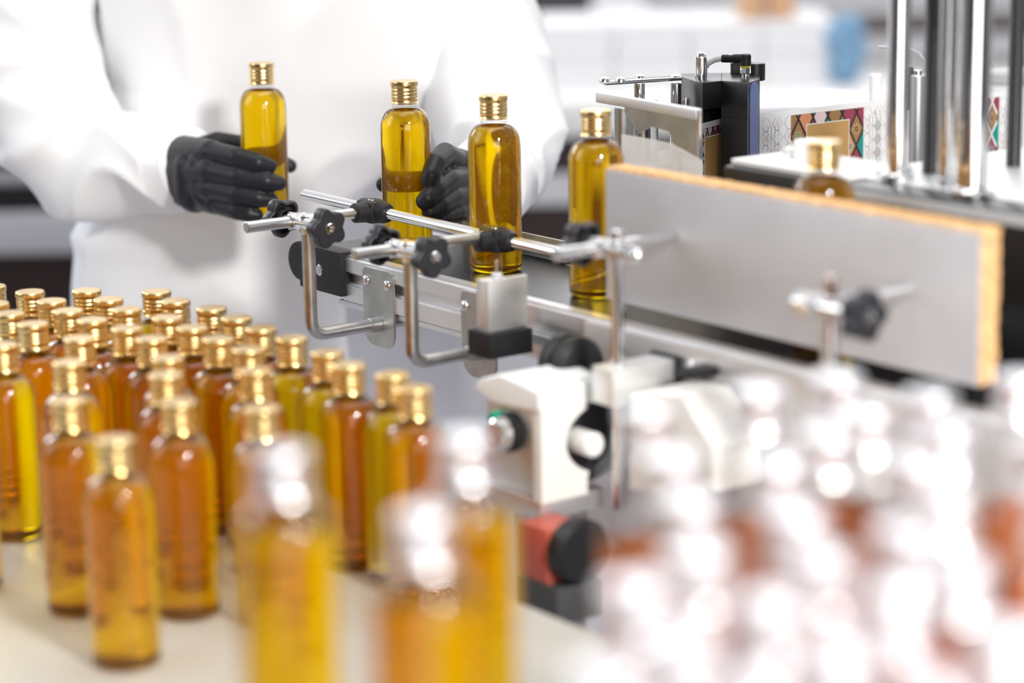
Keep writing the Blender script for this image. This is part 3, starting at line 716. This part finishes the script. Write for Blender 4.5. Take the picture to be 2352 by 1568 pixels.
# blue strip on the right side face
A_, B_ = right[1], right[2]; d = (B_-A_); dn = Vector((d.y, -d.x, 0)).normalized(); L = d.length; dd = d.normalized()
poly = [(L*.18, zlow_s+.004), (L*.88, zlow_s+.004), (L*.88, zt1-.010)] + [(L*.53+L*.35*math.cos(math.radians(k*15)), zt1-.010+.009*math.sin(math.radians(k*15))) for k in range(1, 12)] + [(L*.18, zt1-.010)]
b = MB(); b.mi = 0; vv = [b.bm.verts.new(A_ + dd*x + dn*.0006 + ZU*z) for x, z in poly]; b.bm.faces.new(vv)
g = bmesh.ops.extrude_face_region(b.bm, geom=list(b.bm.faces)); bmesh.ops.translate(b.bm, verts=[v for v in g['geom'] if isinstance(v, bmesh.types.BMVert)], vec=-dn*.0008)
bmesh.ops.recalc_face_normals(b.bm, faces=b.bm.faces); b.build('blue_strip', 'blue_label', sn)
p = fp(1610, 180, 2.140); b = MB(); b.cyl(Vector((p.x, p.y, zt1-.002)), Vector((p.x, p.y, zt1+.0185)), .0056, seg=28, ch=.0004); b.build('steel_pin', 'chrome', sn)
b = MB(); b.lathe([(.0050, 0), (.0049, .001), (.0035, .0032), (.0015, .0040), (.0004, .0041)], Vector((p.x, p.y, zt1+.0185)), ZU, 24); b.build('dome_screw', 'chrome', sn)
p = fp(1712, 178, 2.135); q = Vector((p.x, p.y, zt1-.001))
b = MB(); b.cyl(q, q+ZU*.006, .0034); b.cyl(q+ZU*.004, q+ZU*.0100, .0048, seg=8); b.build('metal_nut', 'chrome', sn)
MB().cyl(q+ZU*.0100, q+ZU*.0112, .0050).build('yellow_ring', 'yellow_ring', sn)
b = MB(); b.cyl(q+ZU*.0110, q+ZU*.0215, .0051, .0050, seg=20, ch=.001)
e_ = Vector((-1, .25, .02)).normalized(); b.tube([q+ZU*.0175+e_*.002, q+ZU*.0172+e_*.010, q+ZU*.0170+e_*.0120, q+ZU*.0170+e_*.021], [.0040, .0040, .0034, .0034], 16)
for k in range(3): b.cyl(q+ZU*.0170+e_*(.0155+k*.002), q+ZU*.0170+e_*(.0165+k*.002), .0038)
b.build('cable_plug', 'black_plastic', sn)
c0 = q+ZU*.0170+e_*.021
MB().tube([c0, c0+e_*.006-ZU*.0012, c0+e_*.012-ZU*.0045, c0+e_*.016-ZU*.010, c0+e_*.017+Vector((0, .012, -.020)), c0+e_*.015+Vector((0, .03, -.05))], .0025, 12).build('cable', 'grey_cable', sn)
p = ony(1736, 165, 2.16); b = MB(); b.cyl(Vector((p.x, p.y+.004, zt1-.006)), Vector((p.x, p.y+.004, zt1+.0095)), .0088, seg=28, ch=.0006)
b.box(Vector((p.x-.012, p.y+.006, zt1+.002)), Vector((1, 0, 0)), Vector((0, 1, 0)), ZU, .010, .004, .008, .001); b.build('rear_collar', 'black_metal', sn)
p = ony(1580, 237, 2.132); b = MB(); b.lathe([(.0046, 0), (.0046, .0012), (.0038, .0014), (.0005, .0014)], p + Vector((0, .004, 0)), Vector((-.55, -1, 0)), 20); b.build('slot_screw', 'chrome', sn)
MB().wbox(ony(1660, 300, 2.15).x-.01, ony(1660, 300, 2.15).x+.03, 2.150, 2.174, .08, zlow_s).build('support', 'dark_grey', sn)
# left label part drawn on the band left of the slot
def left_label():
    u0 = u_at(1616) - .0193; b = MB(); v0, v1 = .0050, WH-.004; u1 = u_at(1662)
    ul = cum[1]+.0004
    poly_on(b, [(ul, v0), (u1, v0), (u1, v1), (ul, v1)], 'ink_dark', .00065); rnd = random.Random(5)
    for i in range(-1, 6):
        for j in range(0, 9):
            cu, cv = u0 + i*.010 + (.005 if j % 2 else 0), v0 + .002 + j*.0080
            c = clipd(cu, cv, .0042, .0066, ul, u1, v0, v1)
            if c: poly_on(b, c, rnd.choice(['ink_orange', 'ink_maroon', 'ink_teal', 'ink_brown', 'ink_gold', 'ink_olive', 'ink_pink']), .0007); poly_on(b, disc_pts(min(max(cu, ul+.002), u1-.002), min(max(cv, v0+.002), v1-.002), .0013, 8), 'ink_pink', .00075)
    poly_on(b, [(ul+.0030, .0125), (u1, .0125), (u1, v1), (ul+.0030, v1)], 'paper_white', .0008)
    poly_on(b, [(ul+.0038, .0135), (u1, .0135), (u1, v1), (ul+.0038, v1)], 'ink_gold', .0009)
    b.build('printed_label', inks, lw, flat=True)
left_label()

# paper reel table behind the band
rt = thing('white_reel_cover', ony(1850, 225, 2.42), 0, 'white flat cover lying behind the label band right of the blue-striped sensor', 'cover')
p = ony(1850, 225, 2.42)
MB().prism([(p.x-.075, 2.34), (p.x+.105, 2.36), (p.x+.09, 2.47), (p.x+.03, 2.52), (p.x-.045, 2.50), (p.x-.08, 2.42)], Vector((0, 0, p.z-.006)), Vector((1, 0, 0)), Vector((0, 1, 0)), .006, .001).build('cover_plate', 'shelf_grey', rt)
MB().wbox(p.x-.05, p.x+.07, 2.38, 2.46, FLOOR, p.z-.006).build('cover_stand', 'shelf_grey', rt)

# peel plate: slanted steel bracket left of the sensor
pp = thing('peel_plate', ony(1490, 400, 1.99), 0, 'slanted steel peel plate with rounded end left of the fork sensor', 'bracket')
PL, PR_ = ony(1374, 212, 2.075), ony(1606, 282, 1.945)
d = (PR_-PL); d.z = 0; Lp = d.length; du = d.normalized(); dn = Vector((du.y, -du.x, 0))
zp = (ony(1374, 200, 2.075).z + ony(1606, 270, 1.945).z)/2
b = MB(); mid = PL + du*Lp/2; mid = Vector((mid.x, mid.y, zp-.003)); b.box(mid, du, dn, ZU, Lp/2, .003, .0045, .0012); b.build('top_bar', 'aluminium', pp)
zb1 = ony(1600, 372, 1.945).z
poly = [(Lp*.28, zp-.0075), (Lp*.28, zb1+.030), (Lp*.42, zb1+.014), (Lp*.55, zb1+.022), (Lp*.72, zb1+.020), (Lp*.80, zb1+.002), (Lp, zb1), (Lp, zp-.0075)]
b = MB(); b.prism([(x, z) for x, z in poly], Vector((PL.x, PL.y, 0)) - dn*.0008, du, ZU, .0016, 0); b.build('steel_sheet', 'plate_steel', pp)
b = MB(); e2 = Vector((PR_.x, PR_.y, 0)); b.cyl(e2 + ZU*zb1, e2 + ZU*(zp+.001), .0022, seg=16); b.build('edge_roll', 'chrome', pp)
p = PL + du*Lp*.06; MB().cyl(Vector((p.x+.035, p.y+.03, zb1-.02)), Vector((p.x+.035, p.y+.03, zp-.008)), .0135, seg=36).build('roller', 'chrome', pp)
p = PL + du*Lp*.04; MB().cyl(Vector((p.x+.018, p.y+.008, zb1-.02)), Vector((p.x+.018, p.y+.008, zp-.012)), .0075, seg=28).build('dark_roller', 'plate_steel', pp)
q1 = ony(1392, 186, 2.10); q2 = ony(1552, 178, 2.125)
b = MB(); dd = Vector((q2.x-q1.x, q2.y-q1.y, 0)); b.box(Vector(((q1.x+q2.x)/2, (q1.y+q2.y)/2, (q1.z+q2.z)/2-.001)), dd, Vector((dd.y, -dd.x, 0)), ZU, dd.length/2+.003, .007, .0015, .0006); b.build('link_plate', 'chrome', pp)
for px, py, y in ((1388, 186, 2.09), (1425, 186, 2.07), (1470, 180, 2.13), (1552, 180, 2.125)):
    c = ony(px, py, y); b = MB(); b.lathe([(.0050, 0), (.0050, .0008), (.0042, .0028), (.0022, .0040), (.0004, .0041)], c - ZU*.0005, ZU, 24); b.build('dome_screw', 'chrome', pp)
for px, y in ((1468, 2.13), (1552, 2.125)):
    c = ony(px, 184, y); MB().cyl(Vector((c.x, c.y, zb1-.02)), Vector((c.x, c.y, c.z-.002)), .0050, seg=28).build('standoff', 'chrome', pp)
p = ony(1500, 330, 2.05)
MB().wbox(p.x-.028, p.x+.045, 2.075, 2.16, .12, zb1-.02, .002).build('base', 'liner_grey', pp)
MB().wbox(p.x-.02, p.x+.0, 2.08, 2.12, FLOOR, .12).build('stand', 'table_leg', pp)
# clear film guard in front of it
cf = thing('film_guard', ony(1500, 380, 1.96), 0, 'translucent plastic guard between the second free bottle and the black deck', 'guard')
q1, q2 = ony(1430, 395, 1.965), ony(1612, 395, 1.90); d = Vector((q2.x-q1.x, q2.y-q1.y, 0)); L = d.length; du = d.normalized(); dn = Vector((du.y, -du.x, 0))
zz = [ony(1430, 308, 1.965).z, ony(1612, 368, 1.90).z]
MB().prism([(0, .172), (L, .172), (L, zz[1]), (L*.6, zz[1]+.011), (0, zz[0])], Vector((q1.x, q1.y, 0)), du, ZU, .0010).build('film', 'clear_film', cf)

# right-hand small cylinders behind the columns
rc = thing('air_cylinder', ony(2108, 350, 2.02), 0, 'small grey air cylinder with curved hose between the chrome columns', 'cylinder')
c = ony(2108, 172, 2.02); MB().cyl(Vector((c.x, c.y, .15)), Vector((c.x, c.y, c.z)), .0062, seg=28).build('barrel', 'aluminium', rc)
MB().cyl(Vector((c.x, c.y, c.z)), Vector((c.x, c.y, c.z+.004)), .0035).build('fitting', 'chrome', rc)
MB().tube([Vector((c.x+.004, c.y, c.z+.002)), Vector((c.x+.005, c.y, c.z+.012)), Vector((c.x+.001, c.y, c.z+.018)), Vector((c.x-.008, c.y+.004, c.z+.022)), Vector((c.x-.03, c.y+.02, c.z+.022))], .0012, 10).build('hose', 'grey_cable', rc)
MB().cyl(Vector((c.x-.008, c.y+.01, c.z-.03)), Vector((c.x-.008, c.y+.01, c.z+.006)), .006).build('cap_nut', 'dark_grey', rc)
MB().cyl(Vector((c.x, c.y, FLOOR)), Vector((c.x, c.y, .15)), .01).build('stand', 'table_leg', rc)
jr = thing('white_canister', ony(2320, 300, 2.5), 0, 'white canister with grey lid behind the black threaded rod', 'canister')
c = ony(2322, 185, 2.5); MB().cyl(Vector((c.x, c.y, .0)), Vector((c.x, c.y, c.z)), .026, seg=32).build('body', 'carton_white', jr)
MB().cyl(Vector((c.x, c.y, c.z-.004)), Vector((c.x, c.y, c.z+.012)), .028, seg=32).build('lid', 'liner_grey', jr)
MB().cyl(Vector((c.x, c.y, FLOOR)), Vector((c.x, c.y, .0)), .02).build('stand', 'table_leg', jr)
jb = thing('upright_tube', ony(2012, 280, 2.2), 0, 'short white tube left of the first chrome column', 'tube')
c = ony(2012, 170, 2.30); MB().cyl(Vector((c.x, c.y, .0)), Vector((c.x, c.y, c.z)), .006, seg=24).build('tube', 'white_paint', jb)
MB().cyl(Vector((c.x, c.y, FLOOR)), Vector((c.x, c.y, .0)), .012).build('stand', 'table_leg', jb)

# ------------------------------------------------------------ worker
pn = thing('person', (-.24, 2.55, FLOOR), 0, 'worker in white coat and black gloves gripping two amber bottles, cropped at the chest', 'person')
def fold(p, f=1.0, k=Vector((1, 1, 1))):
    q = Vector((p.x*k.x, p.y*k.y, p.z*k.z)); w_ = noise.noise_vector(q*3.1)*.35
    a = 1-abs(noise.noise(q*5.0*f + w_)); c = 1-abs(noise.noise(q*9.0*f + w_*2 + Vector((7, 3, 1))))
    return a**3*.6 + c**4*.4
def sweep(b, pts, rad, seg=72, n=110, fk=.010, amp=None, squash=(1, 1), side=None, kf=Vector((1, 1, 1))):
    """smooth tube through pts with per-point radius; rad (rx, rz)"""
    pts = [Vector(p) for p in pts]; m = len(pts)
    def cr_(a, b_, c, d, t): return .5*((2*b_) + (-a+c)*t + (2*a-5*b_+4*c-d)*t*t + (-a+3*b_-3*c+d)*t**3)
    P_, R_ = [], []
    for i in range(n+1):
        x = i/n*(m-1); k = min(int(x), m-2); t = x-k
        i0, i1, i2, i3 = max(k-1, 0), k, k+1, min(k+2, m-1)
        P_.append(cr_(pts[i0], pts[i1], pts[i2], pts[i3], t)); R_.append(cr_(rad[i0], rad[i1], rad[i2], rad[i3], t))
    rr = []; nrm = None
    for i, p in enumerate(P_):
        d = (P_[min(i+1, n)]-P_[max(i-1, 0)]).normalized()
        nrm = (Vector((0, 0, 1)) - d*d.z if side is None else side - d*side.dot(d)).normalized() if nrm is None else (nrm - d*nrm.dot(d)).normalized()
        bn = d.cross(nrm); ring = []
        A = fk if amp is None else fk*amp(i/n)
        for k in range(seg):
            a = 2*PI*k/seg; q = p + nrm*math.cos(a)*R_[i]*squash[0] + bn*math.sin(a)*R_[i]*squash[1]
            o_ = (q-p).normalized(); ring.append(q + o_*(A*(fold(q, 1.0, kf)-.55)))
        rr.append(ring)
    b.rings(rr, caps=True)
coat = MB()
# torso of the coat: rings from the hem to the shoulders
def torso(z):
    ks = [(-.42, .175, .150), (-.2, .160, .140), (0, .148, .130), (.08, .142, .125), (.14, .150, .125), (.22, .172, .130), (.27, .185, .135), (.40, .200, .140), (.52, .205, .130), (.575, .170, .11), (.60, .10, .085), (.615, .06, .06)]
    for a, b_ in zip(ks[:-1], ks[1:]):
        if z <= b_[0]:
            f = max(0, (z-a[0])/(b_[0]-a[0])); return a[1]+(b_[1]-a[1])*f, a[2]+(b_[2]-a[2])*f
    return ks[-1][1:]
rr = []
for i in range(150):
    z = -.42 + 1.035*i/149; rx, ry = torso(z); cx = -.235 - .095*min(1, max(0, (.26-z)/.16))**1.0; cyy = 2.565 - .02*(z-.3); ring = []
    for k in range(140):
        a = 2*PI*k/140; ca, sa_ = math.cos(a), math.sin(a); e_ = .85
        q = Vector((cx + rx*math.copysign(abs(ca)**e_, ca), cyy + ry*math.copysign(abs(sa_)**e_, sa_), z))
        o_ = Vector((ca, sa_, 0)); ring.append(q + o_*.020*(fold(q, 1.0, Vector((1.3, 1.3, .45)))-.55))
    rr.append(ring)
coat.rings(rr)
def Y3(px, py, y): return ony(px, py, y)
# viewer-left arm
sweep(coat, [Vector((-.400, 2.57, .575)), Y3(75, -60, 2.53), Y3(95, 160, 2.50), Y3(135, 335, 2.465), Y3(215, 395, 2.445), Y3(305, 390, 2.42), Y3(385, 388, 2.395), Y3(442, 388, 2.372)],
      [.075, .072, .068, .062, .060, .056, .048, .0400], amp=lambda u: 1.0 if .05 < u < .9 else .35, fk=.037, kf=Vector((1.1, 1.1, 1.1)))
# viewer-right arm
sweep(coat, [Vector((-.065, 2.585, .575)), Y3(1085, -60, 2.56), Y3(1115, 120, 2.52), Y3(1140, 260, 2.47), Y3(1145, 345, 2.41), Y3(1140, 395, 2.34), Y3(1130, 418, 2.27), Y3(1118, 428, 2.235)],
      [.075, .070, .064, .060, .054, .048, .041, .036], amp=lambda u: 1.0 if .05 < u < .9 else .35, fk=.034)
coat.build('lab_coat', 'coat_white', pn, angle=180)
def hand(chains, palm, name):
    b = MB()
    def chain(pts):
        for (a, ra), (c, rc_) in zip(pts[:-1], pts[1:]):
            L = (c-a).length; n = max(2, int(L/.002))
            b.tube([a.lerp(c, k/n) for k in range(n+1)], [ra+(rc_-ra)*k/n for k in range(n+1)], 16)
        for a, ra in pts: b.sphere(a, ra*1.0, u=16, v=10)
    for c in chains: chain(c)
    for c in palm: chain(c)
    o = b.build(name, 'glove', pn)
    m = o.modifiers.new('remesh', 'REMESH'); m.mode = 'VOXEL'; m.voxel_size = .0013; m.use_smooth_shade = True
    m = o.modifiers.new('smooth', 'SMOOTH'); m.iterations = 5; m.factor = .5
    return o
def J(px, py, y, r): return (ony(px, py, y), r)
yf = 2.2655
fingers = [[J(486, 350, 2.300, .0112), J(545, 362, 2.268, .0103), J(592, 374, yf-.003, .0095), J(619, 381, yf, .0074)],
           [J(484, 392, 2.294, .0112), J(548, 406, 2.266, .0103), J(612, 417, yf-.003, .0095), J(641, 421, yf, .0074)],
           [J(486, 432, 2.296, .0110), J(545, 446, 2.267, .0100), J(592, 455, yf-.002, .0092), J(622, 459, yf+.001, .0074)],
           [J(496, 468, 2.303, .0100), J(545, 484, 2.272, .0090), J(572, 491, yf+.002, .0082), J(590, 494, yf+.002, .0066)],
           [J(452, 352, 2.352, .0150), J(500, 331, 2.350, .0125), J(555, 335, 2.345, .0105), J(622, 364, 2.338, .0090), J(666, 381, 2.335, .0070)]]
wr = ony(418, 392, 2.372)
palm = [[(wr+Vector((0, 0, .012)), .024), J(486, 350, 2.300, .0125)], [(wr, .026), J(484, 392, 2.294, .0130)], [(wr-Vector((0, 0, .008)), .025), J(486, 432, 2.296, .0125)], [(wr-Vector((0, 0, .014)), .022), J(496, 466, 2.303, .0115)],
        [(wr+Vector((0, .004, .010)), .022), J(462, 350, 2.342, .0150)], [J(450, 440, 2.335, .021), J(450, 385, 2.335, .022)],
        [(wr+Vector((-.018, .008, 0)), .024), (wr, .026)], [J(470, 375, 2.312, .016), J(474, 440, 2.312, .0155)]]
hand(fingers, palm, 'glove')
y2 = B2.y
fingers = [[J(1052, 372, y2+.052, .0115), J(1022, 354, y2+.020, .0108), J(1000, 375, y2-.008, .0098), J(990, 402, y2-.020, .0088), J(985, 416, y2-.021, .0078)],
           [J(1060, 408, y2+.046, .0115), J(1030, 412, y2+.012, .0106), J(1000, 437, y2-.016, .0098), J(982, 455, y2-.026, .0086), J(974, 462, y2-.026, .0078)],
           [J(1066, 446, y2+.046, .0112), J(1038, 452, y2+.014, .0102), J(1010, 472, y2-.012, .0094), J(988, 486, y2-.022, .0080)],
           [J(1072, 478, y2+.050, .0100), J(1048, 488, y2+.020, .0090), J(1020, 500, y2-.002, .0082), J(1003, 506, y2-.012, .0070)],
           [J(1062, 405, y2+.070, .0145), J(1000, 405, y2+.055, .0110), J(930, 414, y2+.038, .0095), J(881, 424, y2+.035, .0072)]]
wr2 = ony(1112, 432, y2+.095)
palm = [[(wr2+Vector((0, 0, .008)), .023), J(1052, 372, y2+.052, .0130)], [(wr2, .025), J(1060, 408, y2+.046, .0130)], [(wr2-Vector((0, 0, .006)), .024), J(1066, 446, y2+.046, .0125)],
        [(wr2-Vector((0, 0, .010)), .022), J(1072, 478, y2+.050, .0115)], [(wr2+Vector((0, .0, .006)), .022), J(1062, 405, y2+.066, .0150)],
        [(wr2+Vector((.012, .045, .006)), .025), (wr2, .025)]]
hand(fingers, palm, 'glove')
# body inside the coat: one mesh grown from the pelvis, with head and legs (out of frame)
me = bpy.data.meshes.new('body'); V = [(-.33, 2.575, -.05), (-.25, 2.57, .30), (-.24, 2.565, .52), (-.24, 2.56, .64), (-.24, 2.545, .76), (-.24, 2.55, .85),
     (-.39, 2.575, -.12), (-.39, 2.57, -.48), (-.39, 2.59, -.84), (-.39, 2.50, -.875), (-.27, 2.575, -.12), (-.27, 2.57, -.48), (-.27, 2.59, -.84), (-.27, 2.50, -.875)]
me.from_pydata([tuple(pn.matrix_world.inverted() @ Vector(v)) for v in V], [(0, 1), (1, 2), (2, 3), (3, 4), (4, 5), (0, 6), (6, 7), (7, 8), (8, 9), (0, 10), (10, 11), (11, 12), (12, 13)], [])
ob = bpy.data.objects.new('body', me); COL.objects.link(ob); ob.parent = pn; me.materials.append(M['skin'])
ob.modifiers.new('skin', 'SKIN'); ob.modifiers.new('sub', 'SUBSURF').levels = 2; ob.modifiers['sub'].render_levels = 2
for v, r_ in zip(me.skin_vertices[0].data, [.085, .10, .10, .05, .085, .06, .055, .045, .035, .03, .055, .045, .035, .03]): v.radius = (r_, r_)
me.skin_vertices[0].data[0].use_root = True
hb = MB(); hb.sphere(Vector((-.24, 2.565, .82)), .098, (.85, 1.0, .9)); hb.build('hair', 'hair', pn)

# ------------------------------------------------------------ far side of the room
def bz(px, py, y): return ony(px, py, y)
def rect(name, px0, py0, px1, py1, y, depth, mname, label, cat, group=None, floor=False, parts=None):
    a, c = ony(px0, py0, y), ony(px1, py1, y)
    r = thing(name, ((a.x+c.x)/2, y, c.z if not floor else FLOOR), 0, label, cat, group)
    return r, a.x, c.x, a.z, c.z
YB = 4.9
# long counter on the right: white top, dark brown front, grey shelf
r, x0, x1, zt2, zb2 = rect('lab_counter', 1130, 205, 2700, 320, YB, 1, '', 'white counter with dark brown cupboards running behind the worker at right', 'counter', floor=True)
zA_ = ony(1260, 235, YB-.0).z; zB2 = ony(1260, 318, YB).z; zC2 = ony(1260, 402, YB).z; zD2 = ony(1260, 472, YB).z; zE2 = ony(1260, 575, YB).z
MB().wbox(-.15, 3.2, YB, YB+.9, zB2, zA_, .01).build('worktop', 'white_paint', r)
MB().wbox(-.12, 3.2, YB+.03, YB+.85, zC2, zB2).build('upper_panel', 'dark_brown', r)
MB().wbox(-.12, 3.2, YB+.01, YB+.85, zD2, zC2).build('shelf', 'shelf_grey', r)
MB().wbox(-.12, 3.2, YB+.03, YB+.85, zE2, zD2).build('lower_panel', 'dark_brown', r)
MB().wbox(-.10, 3.2, YB+.08, YB+.80, FLOOR, zE2).build('plinth', 'shelf_grey', r)
# white cartons stacked on it
yc = YB+.25; zc0 = zA_
hs_ = .155; n_c = 0
names_h = ['first', 'second', 'third', 'fourth', 'fifth']
for lvl in range(2):
    for k in range(4):
        xa = .07 + k*.158; wd = .155; z_ = zc0 + lvl*(.068)
        o = thing('carton', (xa+wd/2, yc+.1, z_), 0, 'white carton on the far counter, %s from the left in the %s layer' % (names_h[k], 'bottom' if lvl == 0 else 'top'), 'box', 'white cartons on the far counter')
        MB().wbox(xa, xa+wd, yc, yc+.3, z_, z_+.0665, .003).build('box', 'carton_white', o)
        MB().wbox(xa+.01, xa+wd-.01, yc-.0006, yc+.0002, z_+.045, z_+.049).build('tape_line', 'carton_seam', o)
for nm, px0, px1, lb in (('a', 1703, 1752, 'small tan box on top of the white cartons, left one'), ('b', 1766, 1826, 'small tan box on top of the white cartons, right one')):
    a, c = ony(px0, -40, yc+.05), ony(px1, 40, yc+.05); zq = zc0+.1365
    tag(MB().wbox(a.x, c.x, yc+.05, yc+.15, zq, zq+.09, .002).build('tan_box', 'cardboard'), lb, 'box', 'tan boxes on the cartons')
a = ony(1962, 165, YB+.15); b = MB(); 
for k in range(5): b.sphere(Vector((a.x+random.uniform(-.015, .015), YB+.25, zA_+.03+k*.022)), .038, (1, 1, .8))
tag(b.build('blue_bag', 'blue_cloth', angle=180), 'blurred light blue cloth bundle on the far counter left of the columns', 'bag')
a = ony(1968, 64, YB+.6); b = MB().wbox(a.x-.06, 3.0, YB+.55, YB+.85, a.z-.010, a.z+.012)
for xq in (a.x-.05, 1.9, 2.97): b.wbox(xq, xq+.02, YB+.82, YB+.845, zA_, a.z-.010)
tag(b.build('dark_shelf_board', 'dark_brown'), 'dark brown shelf board above the blue bundle', 'shelf')
a = ony(1270, 5, 6.3); tag(MB().wbox(a.x-.30, a.x+.25, 6.1, 7.0, a.z-.06, a.z-.03).build('wall_shelf', 'wall_white'), 'pale wall shelf under the dark grey case at the top edge', 'shelf'); tag(MB().wbox(a.x-.12, a.x+.10, 6.2, 6.4, a.z-.03, a.z+.2, .02).build('equipment_case', 'dark_grey'), 'dark grey case at the top edge right of the worker', 'case')
# cupboard beneath the far shelf (keeps the wall from showing bare)
# left: rack with grey shelves and dark machines
YL = 4.4
r = thing('equipment_rack', (-1.3, YL+.3, FLOOR), 0, 'grey rack with dark shelves behind the worker at the left edge', 'rack')
def zz_(py): return ony(80, py, YL).z
MB().wbox(-2.4, -.66, YL, YL+.6, zz_(585), zz_(490), .01).build('worktop', 'shelf_grey', r)
MB().wbox(-2.4, -.66, YL+.05, YL+.55, FLOOR+.05, zz_(585)).build('dark_cupboard', 'dark_brown', r)
MB().wbox(-2.4, -.72, YL+.02, YL+.45, zz_(490), zz_(432), .005).build('dark_tray', 'black_plastic', r)
MB().wbox(-2.4, -.74, YL+.04, YL+.45, zz_(432), zz_(402), .005).build('shelf', 'shelf_grey', r)
MB().wbox(-2.4, -.74, YL+.06, YL+.45, zz_(402), zz_(365), .005).build('dark_tray', 'dark_grey', r)
MB().wbox(-2.4, -.74, YL+.04, YL+.45, zz_(365), zz_(335), .005).build('shelf', 'shelf_grey', r)
MB().wbox(-2.4, -.74, YL+.06, YL+.45, zz_(335), zz_(225), .005).build('dark_tray', 'dark_grey', r)
MB().wbox(-2.38, -.80, YL+.1, YL+.5, FLOOR, FLOOR+.05).build('plinth', 'dark_grey', r)
